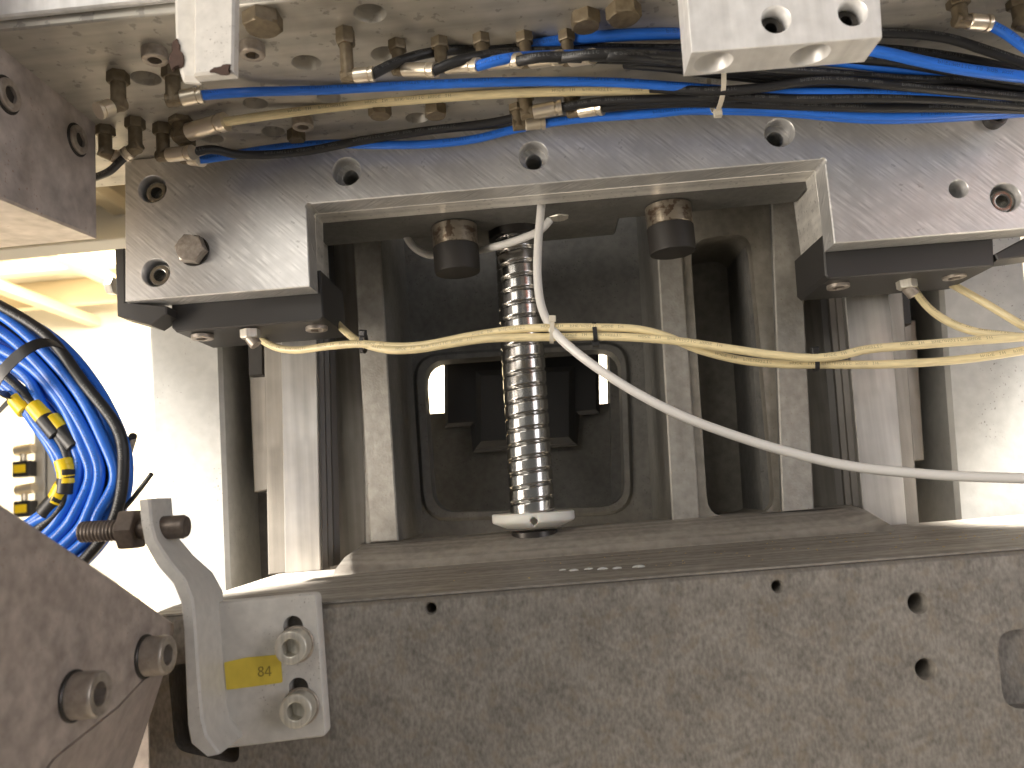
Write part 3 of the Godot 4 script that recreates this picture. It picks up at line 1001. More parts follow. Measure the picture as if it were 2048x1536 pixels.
func build_gantry() -> void:
	var t := thing("gantry_plate", "ground steel gantry plate with a wide notch and counterbored holes across the picture", "steel plate", "", Vector3(0.02, 1.34, -0.52))
	var g := Geo.new()
	var poly := PackedVector2Array([Vector2(-.26579, 1.34504), Vector2(-.14309, 1.34368)])
	poly.append_array(PackedVector2Array([Vector2(-0.1427, 1.3995), Vector2(0.1951, 1.3966), Vector2(0.19383, 1.34025), Vector2(0.33996, 1.33824), Vector2(0.35584, 1.43036)]))
	poly.append_array(PackedVector2Array([Vector2(-0.1427, 1.4424), Vector2(-0.2645, 1.4424)]))
	g.prism(poly, -0.5185, -0.5, 0.0007)
	var out := Vector3(0, 0, 1)
	var cuts := []
	for p: Vector3 in [Vector3(-.24586, 1.42026, -.5), Vector3(-.24471, 1.36266, -.5), Vector3(0.30366, 1.3599, -.5)]:
		cuts.append(counterbore(p, out, 0.0093, 0.012))
	for p: Vector3 in [Vector3(-.11504, 1.41935, -.5), Vector3(0.00887, 1.4179, -.5), Vector3(0.16888, 1.41734, -.5)]:
		cuts.append(counterbore(p, out, 0.0094, 0.011, 0.0052, 0.05))
	cuts.append(counterbore(Vector3(0.27566, 1.36832, -.5), out, 0.0058, 0.02))
	# relief holes in the notch corners
	cuts.append(counterbore(Vector3(-0.1412, 1.398, -0.5), out, 0.0022, 0.05))
	cuts.append(counterbore(Vector3(0.1936, 1.395, -0.5), out, 0.0022, 0.05))
	csg("plate", [g], cuts, M.plate, t)
	for p: Vector3 in [Vector3(-.24586, 1.42026, -.5), Vector3(-.24471, 1.36266, -.5), Vector3(0.30366, 1.3599, -.5)]:
		cap_screw(t, p + Vector3(0.0004, -0.0008, -0.012), out, 0.0077, 0.0075, M.dark_zinc, "cap_screw", rng.randf())
	cap_screw(t, Vector3(0.30389, 1.4119, -.5), out, 0.0068, 0.006, M.black_bolt, "cap_screw", 0.5)
	var hb := hex_bolt(t, Vector3(-.21894, 1.37483, -.5), out, 0.0088, 0.008, M.zinc_dull, "hex_bolt", 0.35)
	g = Geo.new()
	g.cyl(Vector3(-.21894, 1.37483, -.5) + Vector3(0, 0, -0.002), Vector3(-.21894, 1.37483, -.5) + Vector3(0, 0, 0.0012), 0.0104, 28)
	obj("washer", g, M.dark_steel, hb)
	# rear clamping plate: its edge shows as a second, brighter lip all along the notch
	g = Geo.new()
	g.prism(PackedVector2Array([Vector2(-0.264, 1.356), Vector2(-0.1433, 1.356), Vector2(-0.1423, 1.3992), Vector2(0.1947, 1.3963), Vector2(0.1944, 1.352), Vector2(0.36, 1.352), Vector2(0.36, 1.442), Vector2(-0.264, 1.442)]), -0.537, -0.5187, 0.0004)
	var through := []
	for p: Vector3 in [Vector3(-.11504, 1.41935, -.5), Vector3(0.00887, 1.4179, -.5), Vector3(0.16888, 1.41734, -.5)]:
		through.append(counterbore(p, out, 0.0052, 0.06))
	csg("rear_plate", [g], through, M.milled, t)
	# saddle that bridges the carriages behind the plate
	g = Geo.new()
	g.box(Vector3(-0.155, 1.4005, -0.591), Vector3(0.205, 1.45, -0.5375), 0.001)
	obj("saddle", g, M.cast, t)
	g = Geo.new()
	g.box(Vector3(-0.09, 1.4015, -0.634), Vector3(0.072, 1.45, -0.5915), 0.002)
	obj("nut_housing", g, M.cast, t)
	for k in 2:
		g = Geo.new()
		if k == 0: g.box(Vector3(-0.262, 1.352, -0.6), Vector3(-0.156, 1.44, -0.5375), 0.001)
		else: g.box(Vector3(0.206, 1.352, -0.6), Vector3(0.33, 1.44, -0.5375), 0.001)
		obj("carriage_pad", g, M.milled, t)
	# black stop plates on both ends
	g = Geo.new()
	g.prism(PackedVector2Array([Vector2(-.27503, 1.38312), Vector2(-.26855, 1.38319), Vector2(-.26845, 1.34615), Vector2(-.24059, 1.34086), Vector2(-.24071, 1.33546), Vector2(-.25193, 1.32907), Vector2(-.27399, 1.33717)]), -0.525, -0.505, 0.0008)
	var s := obj("stop_plate", g, M.wiper, t)
	hex_bolt(s, Vector3(-.28015, 1.36075, -.515), Vector3(-1, 0, 0), 0.0055, 0.005, M.zinc, "screw")
	g = Geo.new()
	g.prism(PackedVector2Array([Vector2(0.30303, 1.32899), Vector2(0.32721, 1.33954), Vector2(0.3524, 1.3371), Vector2(0.35069, 1.32713), Vector2(0.30428, 1.32482)]), -0.54, -0.52, 0.0008)
	obj("stop_plate", g, M.wiper, t)
	# bump stops hanging under the saddle
	for k in 2:
		var top: Vector3 = [Vector3(-0.0532, 1.3998, -0.572), Vector3(0.1052, 1.3998, -0.572)][k]
		var b := thing("bump_stop", ["left bump stop with rusty sleeve and black rubber end under the saddle", "right bump stop with rusty sleeve and black rubber end under the saddle"][k], "bump stop", "bump stops under the saddle", top)
		var q := Geo.new()
		q.cyl(top, top + Vector3(0, -0.0155, 0), 0.0168, 36, 0.0004)
		obj("steel_sleeve", q, M.rusty_shaft, b)
		q = Geo.new()
		q.lathe(PackedVector2Array([Vector2(0.0166, 0), Vector2(0.017, 0.0006), Vector2(0.0169, 0.0185), Vector2(0.0163, 0.0198), Vector2(0.006, 0.02)]), 36, Geo.frame(top + Vector3(0, -0.0157, 0), Vector3.DOWN))
		obj("rubber_end", q, M.rubber, b)


func build_underside() -> void:
	# the manifold: a drilled plate seen from below, ending on the top edge of the gantry plate
	var t := thing("manifold_plate", "drilled steel manifold seen from below with rows of brass elbow fittings", "manifold", "", Vector3(0.03, UNDERSIDE, -0.43))
	var g := Geo.new()
	g.box(Vector3(-0.31, UNDERSIDE, -0.54), Vector3(0.42, UNDERSIDE + 0.03, -0.3515), 0.001)
	var cuts := []
	for p: Vector3 in [Vector3(-.11224, 1.44275, -.40633), Vector3(-.20173, 1.44275, -.4055), Vector3(-.15457, 1.44275, -.44398), Vector3(-.11055, 1.44275, -.44557), Vector3(-.15652, 1.44275, -.48115), Vector3(-.19732, 1.44275, -.48239), Vector3(-.06842, 1.44275, -.36796), Vector3(-.06835, 1.44275, -.40589), Vector3(-.06355, 1.44275, -.48209)]:
		cuts.append(counterbore(p, Vector3.DOWN, 0.0076 if p.z > -0.41 else 0.0068, 0.028))
	csg("plate", [g], cuts, M.underside, t)
	for p: Vector3 in [Vector3(-.18421, 1.44275, -.37993), Vector3(-.13442, 1.44275, -.38436), Vector3(-.13351, 1.44275, -.4679)]:
		cap_screw(t, p, Vector3.DOWN, 0.0066, 0.0062, M.zinc_dull)
	var r := [0.0085, 0.0062, 0.0062, 0.005, 0.008, 0.007]
	var plugs := [Vector3(-.12044, 1.44275, -.36101), Vector3(-.08352, 1.44275, -.46182), Vector3(-.05004, 1.44275, -.46876), Vector3(-.14259, 1.44275, -.48348), Vector3(0.05943, 1.44275, -.3845), Vector3(0.04001, 1.44275, -.38811)]
	for k in plugs.size():
		hex_bolt(t, plugs[k], Vector3.DOWN, r[k], 0.007, M.brass, "brass_plug", k * 0.4)
	# elbow fittings: foot on the plate, elbow, mouth
	var list := [
		[Vector3(-.21338, 1.44275, -.3979), 0.018, Vector3(-.22025, 1.41789, -.39)],
		[Vector3(-.18348, 1.44275, -.39845), 0.018, Vector3(-.16807, 1.42662, -.4)],
		[Vector3(-.23048, 1.44275, -.44858), 0.018, Vector3(-.23778, 1.42078, -.45)],
		[Vector3(-.25245, 1.44275, -.45459), 0.016, Vector3(-.24625, 1.42406, -.46)],
		[Vector3(-.21834, 1.44275, -.45857), 0.020, Vector3(-.19714, 1.41976, -.452)],
		[Vector3(-.21286, 1.44275, -.47892), 0.0135, Vector3(-.1999, 1.42422, -.472)],
		[Vector3(-.20434, 1.44275, -.45349), 0.010, Vector3(-.1732, 1.43378, -.445)],
		[Vector3(-.08403, 1.44275, -.37962), 0.0255, Vector3(-.07015, 1.41615, -.378)],
		[Vector3(-.05996, 1.44275, -.39512), 0.0158, Vector3(-.03924, 1.41891, -.385)],
		[Vector3(-.03738, 1.44275, -.39684), 0.0158, Vector3(-.01694, 1.419, -.385)],
		[Vector3(-.01515, 1.44275, -.39753), 0.0158, Vector3(0.00427, 1.41947, -.385)],
		[Vector3(0.00781, 1.44275, -.40025), 0.0158, Vector3(0.02532, 1.41885, -.385)],
		[Vector3(0.03043, 1.44275, -.40289), 0.0158, Vector3(0.04165, 1.41791, -.385)],
		[Vector3(0.00646, 1.44275, -.46305), 0.0135, Vector3(0.02799, 1.42948, -.46)],
		[Vector3(0.03523, 1.44275, -.46884), 0.0125, Vector3(0.05261, 1.42658, -.46)],
		[Vector3(0.00088, 1.44275, -.4793), 0.0125, Vector3(0.01764, 1.43059, -.48)],
		[Vector3(0.24145, 1.44275, -.40949), 0.012, Vector3(0.25721, 1.42865, -.412)],
		[Vector3(0.27655, 1.44275, -.41545), 0.014, Vector3(0.28178, 1.42247, -.412)],
	]
	for f in list:
		fitting(t, f[0], f[0] + Vector3(0, -f[1], 0), f[2], 0.0052 if f[1] == 0.010 else 0.0036 if f[2].z > -0.387 else 0.0042)
	# front edge of the next plate up, with the lit edge above it
	g = Geo.new()
	g.box(Vector3(-0.31, UNDERSIDE + 0.0045, -0.3512), Vector3(0.42, UNDERSIDE + 0.06, -0.347), 0.001)
	obj("edge_strip", g, M.aluminium, t)
	# thin worn line where plate and gantry meet is the real joint between them


func build_screw() -> void:
	var t := thing("ball_screw", "oily steel ball screw standing upright in the middle of the casting", "ball screw", "", Vector3(0.0, 1.18, -0.6))
	var a: Vector3 = Vector3(-.00821, 1.41451, -.6)
	var b: Vector3 = Vector3(-.01359, 1.18117, -.6)
	var f := Geo.frame(b, (a - b).normalized())
	var l := a.distance_to(b)
	# helical thread: rounded ball groove, radius depends on height and angle
	var g := Geo.new()
	var pitch := 0.0105
	var seg := 36
	var rows := int(l / pitch * 26)
	var ring := []
	for i in rows + 1:
		var row := PackedVector3Array()
		var y := l * i / rows
		for k in seg:
			var an := TAU * k / seg
			var ph := fposmod(y / pitch + float(k) / seg, 1.0)
			var gv := absf(ph - 0.5)
			var r := 0.0166
			if gv < 0.14:
				var q := gv / 0.14
				r -= 0.0013 * (1.0 - q * q)
				if gv < 0.05: r += 0.0009 * (1.0 - gv / 0.05)
			row.append(f * Vector3(r * cos(an), y, r * sin(an)))
		ring.append(row)
	g.rings(ring)
	g.crease = 75.0
	obj("thread", g, M.chrome, t)
	g = Geo.new()
	g.cyl(f * Vector3(0, -0.004, 0), f * Vector3(0, 0.006, 0), 0.0158, 32)
	obj("end_journal", g, M.chrome, t)
	# nut flange under the saddle
	g = Geo.new()
	g.cyl(a + Vector3(0, -0.012, 0), a + Vector3(0, 0.03, 0), 0.026, 40)
	g.cyl(a + Vector3(0, -0.02, 0), a + Vector3(0, -0.0121, 0), 0.0215, 40)
	var n := single("screw_nut", g, M.dark_steel, "dark nut flange under the saddle where the ball screw enters", "nut")
	hex_bolt(n, Vector3(0.02492, 1.39964, -.575) + Vector3(0, 0.006, 0), Vector3.DOWN, 0.007, 0.006, M.zinc, "hex_bolt")
	# white disc at the foot
	g = Geo.new()
	var c: Vector3 = Vector3(-.01337, 1.17932, -.6)
	g.lathe(PackedVector2Array([Vector2(0.012, 0.006), Vector2(0.0298, 0.006), Vector2(0.0305, 0.0053), Vector2(0.0305, 0.0004), Vector2(0.0298, -0.0008), Vector2(0.02, -0.0048), Vector2(0.01, -0.005)]), 48, Geo.frame(c, (a - b).normalized()))
	var dsc := csg_thing("plastic_disc", g, counterbore(c + Vector3(0.001, 0.0005, 0.0302), Vector3(0, 0, 1), 0.0026, 0.012), M.nylon, "white plastic disc with a small set screw hole at the foot of the screw", "disc")
	g = Geo.new()
	g.cyl(c + Vector3(0, -0.02, 0), c + Vector3(0, -0.0075, 0), 0.017, 32)
	single("bearing_cap", g, M.dark_steel, "dark bearing cap under the white disc", "bearing")


func csg_thing(called: String, g: Geo, cut: Geo, material: Material, label: String, category: String) -> Node3D:
	var t := thing(called, label, category)
	csg("body", [g], [cut], material, t)
	return t


func build_near_parts() -> void:
	# left upper housing: the flat side that faces right, with three socket screws
	var X := -0.2553
	var t := thing("steel_housing", "grey brown steel housing with three socket screws in the upper left corner", "housing", "", Vector3(X, 1.4, -0.4))
	var side := Transform3D(Basis(Vector3(0, 0, -1), Vector3(0, 1, 0), Vector3(1, 0, 0)), Vector3.ZERO)
	var g := Geo.new()
	var poly := PackedVector2Array([Vector2(0.45, 1.56), Vector2(0.45, 1.3707), Vector2(0.3644, 1.3632), Vector2(0.29, 1.3567), Vector2(0.29, 1.56)])
	g.prism(poly, -0.42, X, 0.0012, side)
	obj("body", g, M.housing, t)
	for p: Vector3 in [Vector3(-.2553, 1.49163, -.42849), Vector3(-.2553, 1.41969, -.36909), Vector3(-.2553, 1.42347, -.42965)]:
		cap_screw(t, p + Vector3(-0.0035, 0, 0), Vector3(1, 0, 0), 0.0083, 0.006, M.zinc_dull, "cap_screw", 0.3)
		g = Geo.new()
		g.cyl(p + Vector3(-0.002, 0, 0), p + Vector3(0.0007, 0, 0), 0.0098, 28)
		obj("washer", g, M.dark_steel, t)
	# bottom left casting, close to the viewer
	X = -0.1781
	t = thing("corner_casting", "brown rough casting with two socket screws in the lower left corner", "casting", "", Vector3(X, 1.1, -0.3))
	g = Geo.new()
	poly = PackedVector2Array([Vector2(-.25504, 1.2111), Vector2(-.28131, 1.19893), Vector2(-.32759, 1.17724), Vector2(-.37598, 1.15342), Vector2(-.37191, 1.14203), Vector2(-.32624, 1.1285), Vector2(-.28432, 1.12217), Vector2(-.27031, 1.11536), Vector2(-.23677, 1.12051), Vector2(-.22125, 1.22616)])
	for i in poly.size():
		poly[i].x = -poly[i].x
	g.prism(poly, -0.34, X, 0.0015, side)  # unseen depth lengthened to the left to block light
	obj("body", g, M.rusty, t)
	for p: Vector3 in [Vector3(-.1781, 1.14413, -.3468), Vector3(-.1781, 1.14066, -.29453)]:
		cap_screw(t, p, Vector3(1, 0, 0), 0.0083, 0.0105, M.zinc_dull, "cap_screw", 0.2)
		g = Geo.new()
		g.cyl(p + Vector3(-0.001, 0, 0), p + Vector3(0.0012, 0, 0), 0.0092, 28)
		obj("washer", g, M.dark_steel, t)
	# the casting is undercut below its lower edge
	g = Geo.new()
	var edge := [Vector2(-.37191, 1.14203), Vector2(-.32624, 1.1285), Vector2(-.28432, 1.12217), Vector2(-.27031, 1.11536), Vector2(-.23677, 1.12051)]
	var under := []
	for k in 2:
		var ring := PackedVector3Array()
		for p: Vector2 in edge:
			ring.append(Vector3(X - 0.0004 - k * 0.034, p.y - k * 0.09, p.x))
		for q in range(edge.size() - 1, -1, -1):
			ring.append(Vector3(-0.34, edge[q].y - k * 0.09, edge[q].x))
		under.append(ring)
	g.rings(under)
	obj("undercut_web", g, M.rusty, t)
	# dark bracket behind and below the casting
	g = Geo.new()
	g.prism(PackedVector2Array([Vector2(-.3386, 1.15365), Vector2(-.22662, 1.14255), Vector2(-.22563, 1.02236), Vector2(-.33722, 1.02932)]), -0.5, -0.46, 0.001)
	single("rear_bracket", g, M.rusty, "brown bracket in the shade below the corner casting", "bracket")
	# aluminium block
	t = thing("aluminium_block", "bright aluminium block with drilled holes hanging in front of the hoses", "aluminium block", "", Vector3(0.12269, 1.39083, -.34))
	g = Geo.new()
	g.prism(PackedVector2Array([Vector2(0.07842, 1.38379), Vector2(0.16054, 1.38209), Vector2(0.16579, 1.44201), Vector2(0.08052, 1.4447)]), -0.3503, -0.33, 0.0004)
	var cuts := [
		counterbore(Vector3(0.11644, 1.39514, -.33), Vector3(0, 0, 1), 0.0061, 0.03),
		counterbore(Vector3(0.14944, 1.39478, -.33), Vector3(0, 0, 1), 0.0060, 0.03),
		counterbore(Vector3(0.08973, 1.3834, -.34223) * Vector3(1, 1, 0) + Vector3(0, 0, -0.3402), Vector3.DOWN, 0.0083, 0.02),
		counterbore(Vector3(0.13268, 1.3825, -.34201) * Vector3(1, 1, 0) + Vector3(0, 0, -0.3402), Vector3.DOWN, 0.0083, 0.02),
	]
	csg("block", [g], cuts, M.aluminium, t)
	for p: Vector3 in [Vector3(0.11644, 1.39514, -.33), Vector3(0.14944, 1.39478, -.33)]:  # dark screws in both holes; the second is added to darken its bore
		cap_screw(t, p + Vector3(-0.0004, 0, -0.013), Vector3(0, 0, 1), 0.0056, 0.006, M.dark_steel, "dark_bore_screw", 0.4)
	# painted post with chipped corners
	t = thing("painted_post", "white painted post with rust brown chips hanging in front of the manifold", "post", "", Vector3(-.13706, 1.40543, -.325))
	g = Geo.new()
	g.prism(PackedVector2Array([Vector2(-.13837, 1.39097), Vector2(-.12071, 1.3907), Vector2(-.11767, 1.45287), Vector2(-.13615, 1.45501)]), -0.326, -0.32, 0.001)
	g.prism(PackedVector2Array([Vector2(-.1492, 1.40299), Vector2(-.14632, 1.39307), Vector2(-.1388, 1.3918), Vector2(-.13658, 1.45581), Vector2(-.14907, 1.45726)]), -0.33, -0.3262, 0.002)
	obj("body", g, M.white_paint, t)
	for k in 2:
		g = Geo.new()
		if k == 0: g.prism(rough_spot(Vector2(-.14816, 1.40406), 0.0038, 0.0078, 3), -0.3272, -0.3255, 0.0002)
		else: g.prism(rough_spot(Vector2(-.12558, 1.39193), 0.0052, 0.0026, 5), -0.3202, -0.3196, 0.0002)
		obj("paint_chip", g, M.chip, t)


func rough_spot(at: Vector2, rx: float, ry: float, seed_: int) -> PackedVector2Array:
	var r := RandomNumberGenerator.new()
	r.seed = seed_
	var out := PackedVector2Array()
	for k in 26:
		var a := TAU * k / 26
		var q := 0.72 + 0.2 * sin(a * 3.0 + seed_) + 0.22 * r.randf()
		out.append(at + Vector2(rx * cos(a) * q, ry * sin(a) * q))
	return out


func build_bracket() -> void:
	var t := thing("sensor_bracket", "white painted angle bracket with two bolts and a yellow label on the bed", "bracket", "", Vector3(-.15015, 1.12688, -.392))
	var g := Geo.new()
	g.prism(rounded(PackedVector2Array([Vector2(-.1699, 1.15948), Vector2(-.11623, 1.16039), Vector2(-.11468, 1.09403), Vector2(-.16832, 1.09158)]), 0.003), -0.3998, -0.392, 0.0008)
	var cuts := []
	for s in [[Vector2(-.12841, 1.14578), Vector2(-.12745, 1.13452)], [Vector2(-.12704, 1.11695), Vector2(-.12609, 1.10592)]]:
		var c := Geo.new()
		c.prism(slot(s[0], s[1], 0.0048), -0.41, -0.38)
		cuts.append(c)
	csg("foot", [g], cuts, M.white_paint, t)
	for p: Vector3 in [Vector3(-.12785, 1.13641, -.392), Vector3(-.12673, 1.10778, -.392)]:
		var s := cap_screw(t, p + Vector3(0.0008, 0.0008, 0.0012), Vector3(0, 0, 1), 0.0079, 0.0085, M.zinc, "cap_screw", 0.2)
		g = Geo.new()
		g.cyl(p + Vector3(0.0008, 0.0008, -0.0002), p + Vector3(0.0008, 0.0008, 0.0013), 0.0088, 28)
		obj("washer", g, M.zinc_dull, s)
	# upright arm: a thick strip standing out from the foot, jogging left to the adjuster
	var left := [Vector2(-.18939, 1.21127), Vector2(-.18864, 1.20093), Vector2(-.18695, 1.19104), Vector2(-.18201, 1.18166), Vector2(-.17409, 1.17211), Vector2(-.17083, 1.16366), Vector2(-.16976, 1.15148), Vector2(-.16936, 1.13188), Vector2(-.16901, 1.11045), Vector2(-.16765, 1.10231), Vector2(-.16085, 1.09638)]
	var right := [Vector2(-.18397, 1.21151), Vector2(-.18325, 1.2005), Vector2(-.18131, 1.19241), Vector2(-.17546, 1.18294), Vector2(-.16826, 1.17389), Vector2(-.16482, 1.16431), Vector2(-.16401, 1.15215), Vector2(-.16322, 1.13144), Vector2(-.16196, 1.11209), Vector2(-.16036, 1.1052), Vector2(-.15454, 1.09722)]
	var stations := []
	for k in left.size():
		var back := lerpf(-0.3875, -0.3996, smoothstep(0.15, 0.55, float(k) / (left.size() - 1)))
		var l: Vector2 = left[k]
		var q: Vector2 = right[k]
		var e := (q - l).normalized() * 0.0009
		stations.append(PackedVector3Array([Vector3(l.x, l.y, -0.3662), Vector3(l.x + e.x, l.y + e.y, -0.365), Vector3(q.x - e.x, q.y - e.y, -0.365), Vector3(q.x, q.y, -0.3662), Vector3(q.x, q.y, back + 0.001), Vector3(q.x - e.x, q.y - e.y, back), Vector3(l.x + e.x, l.y + e.y, back), Vector3(l.x, l.y, back + 0.001)]))
	g = Geo.new()
	g.rings(stations)
	g.crease = 30.0
	obj("arm", g, M.white_paint, t)
	# adjuster stud with lock nut through the top of the arm
	var a: Vector3 = Vector3(-.22331, 1.19875, -.377)
	var b: Vector3 = Vector3(-.17219, 1.19728, -.377)
	var st := thing("adjuster_stud", "rusty adjusting stud with lock nut through the top of the white bracket", "stud", "", a)
	g = Geo.new()
	var x := Geo.frame(a, (b - a).normalized())
	var l := a.distance_to(b)
	var prof := PackedVector2Array()
	for k in 33:
		prof.append(Vector2(0.0047 if k % 2 == 0 else 0.0051, l * 0.55 * k / 32.0))
	prof.append(Vector2(0.0054, l * 0.62))
	prof.append(Vector2(0.0056, l * 0.97))
	prof.append(Vector2(0.0047, l))
	g.lathe(prof, 24, x)
	obj("shank", g, M.stud, st)
	g = Geo.new()
	g.lathe(PackedVector2Array([Vector2(0.0084, l * 0.40), Vector2(0.0088, l * 0.42), Vector2(0.0088, l * 0.54), Vector2(0.0084, l * 0.555)]), 24, x, [0, 1, 2, 3])
	obj("lock_nut", g, M.stud, st)
	# yellow sticker
	var lb := thing("yellow_label", "faded yellow label reading 84 stuck on the white bracket", "label", "", Vector3(-.14785, 1.12624, -.391))
	g = Geo.new()
	g.prism(rounded(PackedVector2Array([Vector2(-.16251, 1.13133), Vector2(-.15172, 1.13287), Vector2(-.13492, 1.13305), Vector2(-.1345, 1.12009), Vector2(-.15028, 1.11915), Vector2(-.16171, 1.11857)]), 0.0008, 3), -0.39195, -0.3916)
	obj("sticker", g, M.yellow_tag, lb)
	lettering(lb, "84", Vector3(-.14297, 1.12577, -.39155), Vector3(0.996, -0.01, 0).normalized(), Vector3(0.01, 0.996, 0).normalized(), 0.0044, M.ink)


func slot(a: Vector2, b: Vector2, r: float) -> PackedVector2Array:
	var out := PackedVector2Array()
	var d := (b - a).normalized()
	var s := Vector2(-d.y, d.x)
	for k in 13:
		var an := PI * k / 12
		out.append(a + s * r * cos(an) - d * r * sin(an))
	for k in 13:
		var an := PI * k / 12
		out.append(b - s * r * cos(an) + d * r * sin(an))
	return out


func build_hoses() -> void:
	var top := "pneumatic hoses running over the gantry plate"
	var R := 0.0027
	hose("air_hose", [Vector3(-.16945, 1.42648, -.4), Vector3(-.14911, 1.43687, -.42), Vector3(-.10879, 1.4391, -.43), Vector3(-.06597, 1.4397, -.435), Vector3(-.00779, 1.43599, -.435), Vector3(0.04954, 1.42989, -.435), Vector3(0.09001, 1.42581, -.44), Vector3(0.13814, 1.42259, -.45), Vector3(0.19546, 1.41559, -.45), Vector3(0.25174, 1.40654, -.45), Vector3(0.30685, 1.3952, -.45)], R, M.blue, "upper blue air hose running straight above the cream hose", top)
	hose("air_hose", [Vector3(-.17443, 1.43359, -.445), Vector3(-.14197, 1.43776, -.45), Vector3(-.10029, 1.44137, -.455), Vector3(-.05433, 1.44074, -.455), Vector3(-.00875, 1.43916, -.455), Vector3(0.03634, 1.436, -.455), Vector3(0.08089, 1.43128, -.455), Vector3(0.12631, 1.42815, -.46), Vector3(0.17066, 1.42442, -.46), Vector3(0.21991, 1.42281, -.465), Vector3(0.26332, 1.41826, -.47), Vector3(0.32097, 1.40671, -.47)], R, M.cream, "cream air hose running alone between the blue hoses across the manifold", top)
	hose("air_hose", [Vector3(-.2, 1.42105, -.455), Vector3(-.18807, 1.42432, -.46), Vector3(-.17635, 1.42427, -.47), Vector3(-.15839, 1.42595, -.478), Vector3(-.13369, 1.4279, -.482), Vector3(-.10153, 1.43195, -.484), Vector3(-.05924, 1.43439, -.484), Vector3(-.01718, 1.43449, -.482), Vector3(0.02126, 1.43577, -.475), Vector3(0.06665, 1.43194, -.462), Vector3(0.116, 1.42534, -.455), Vector3(0.1558, 1.42354, -.45), Vector3(0.19634, 1.42205, -.45), Vector3(0.24702, 1.41324, -.45), Vector3(0.30747, 1.39882, -.45)], R, M.black, "lowest black air hose crossing over the lower blue hose at the left", top)
	hose("air_hose", [Vector3(-.20183, 1.42408, -.472), Vector3(-.18576, 1.42982, -.482), Vector3(-.15493, 1.43479, -.488), Vector3(-.12255, 1.43479, -.49), Vector3(-.08988, 1.43075, -.49), Vector3(-.05733, 1.4281, -.49), Vector3(-.02792, 1.42805, -.489), Vector3(-.00103, 1.43162, -.488), Vector3(0.02743, 1.43281, -.486), Vector3(0.06821, 1.43068, -.48), Vector3(0.11454, 1.42718, -.478), Vector3(0.16339, 1.42075, -.478), Vector3(0.21134, 1.41147, -.478), Vector3(0.25184, 1.40611, -.475), Vector3(0.32007, 1.40136, -.47)], R, M.blue, "lower blue air hose lying against the top of the gantry plate", top)
	hose("air_hose", [Vector3(-.07171, 1.41577, -.378), Vector3(-.05827, 1.42879, -.39), Vector3(-.04059, 1.43777, -.4), Vector3(-.01126, 1.44249, -.41), Vector3(0.03505, 1.43775, -.41), Vector3(0.08826, 1.43726, -.42), Vector3(0.12961, 1.43956, -.43), Vector3(0.16921, 1.44134, -.43), Vector3(0.20815, 1.43981, -.43), Vector3(0.24061, 1.43383, -.43), Vector3(0.26383, 1.42347, -.43), Vector3(0.2966, 1.40651, -.43)], R, M.black, "topmost black air hose curving over the others at the right", top)
	hose("air_hose", [Vector3(-.04082, 1.41853, -.385), Vector3(-.02387, 1.42333, -.385), Vector3(-.00053, 1.43285, -.4), Vector3(0.03444, 1.43284, -.405), Vector3(0.08689, 1.43152, -.415), Vector3(0.12907, 1.43505, -.43), Vector3(0.17215, 1.43928, -.44), Vector3(0.2116, 1.43562, -.44), Vector3(0.24454, 1.42835, -.44), Vector3(0.27138, 1.41993, -.44), Vector3(0.30274, 1.40684, -.44)], R, M.black, "black air hose from the second elbow of the upper row", top)
	hose("air_hose", [Vector3(-.01852, 1.41862, -.385), Vector3(-.00333, 1.42112, -.385), Vector3(0.01508, 1.42656, -.395), Vector3(0.04701, 1.42656, -.4), Vector3(0.08664, 1.42919, -.415), Vector3(0.13409, 1.42996, -.43), Vector3(0.1769, 1.43196, -.44), Vector3(0.2124, 1.42694, -.445), Vector3(0.25389, 1.4206, -.45), Vector3(0.30885, 1.40699, -.45)], R, M.blue, "blue air hose from the third elbow of the upper row", top)
	hose("air_hose", [Vector3(0.0027, 1.41909, -.385), Vector3(0.01697, 1.41714, -.38), Vector3(0.04623, 1.42178, -.395), Vector3(0.08541, 1.42471, -.41), Vector3(0.13373, 1.42697, -.43), Vector3(0.17598, 1.42496, -.44), Vector3(0.22266, 1.41871, -.445), Vector3(0.2673, 1.4145, -.45), Vector3(0.30818, 1.40305, -.45)], R, M.black, "black air hose from the fourth elbow of the upper row", top)
	hose("air_hose", [Vector3(0.02375, 1.41847, -.385), Vector3(0.03945, 1.41464, -.378), Vector3(0.06047, 1.41697, -.385), Vector3(0.09107, 1.427, -.41), Vector3(0.13427, 1.43146, -.43), Vector3(0.17988, 1.43287, -.44), Vector3(0.21607, 1.42712, -.44), Vector3(0.24862, 1.4181, -.44), Vector3(0.30224, 1.40387, -.44)], R, M.black, "black air hose from the fifth elbow of the upper row", top)
	hose("air_hose", [Vector3(0.04061, 1.41774, -.385), Vector3(0.05709, 1.41335, -.38), Vector3(0.08548, 1.42528, -.41), Vector3(0.13665, 1.43072, -.44), Vector3(0.18256, 1.4276, -.45), Vector3(0.22721, 1.42052, -.455), Vector3(0.26954, 1.41226, -.455), Vector3(0.3114, 1.40408, -.455)], R, M.black, "black air hose from the last elbow of the upper row", top)
	hose("air_hose", [Vector3(0.01057, 1.43863, -.405), Vector3(0.02695, 1.43976, -.405), Vector3(0.04862, 1.44, -.405), Vector3(0.08712, 1.44058, -.41), Vector3(0.13051, 1.4471, -.43), Vector3(0.16882, 1.43834, -.43), Vector3(0.20152, 1.4267, -.425), Vector3(0.22754, 1.41735, -.425), Vector3(0.25349, 1.40924, -.425), Vector3(0.29242, 1.39979, -.425)], 0.0032, M.blue, "thick blue hose passing behind the aluminium block at the top of the bundle", top)
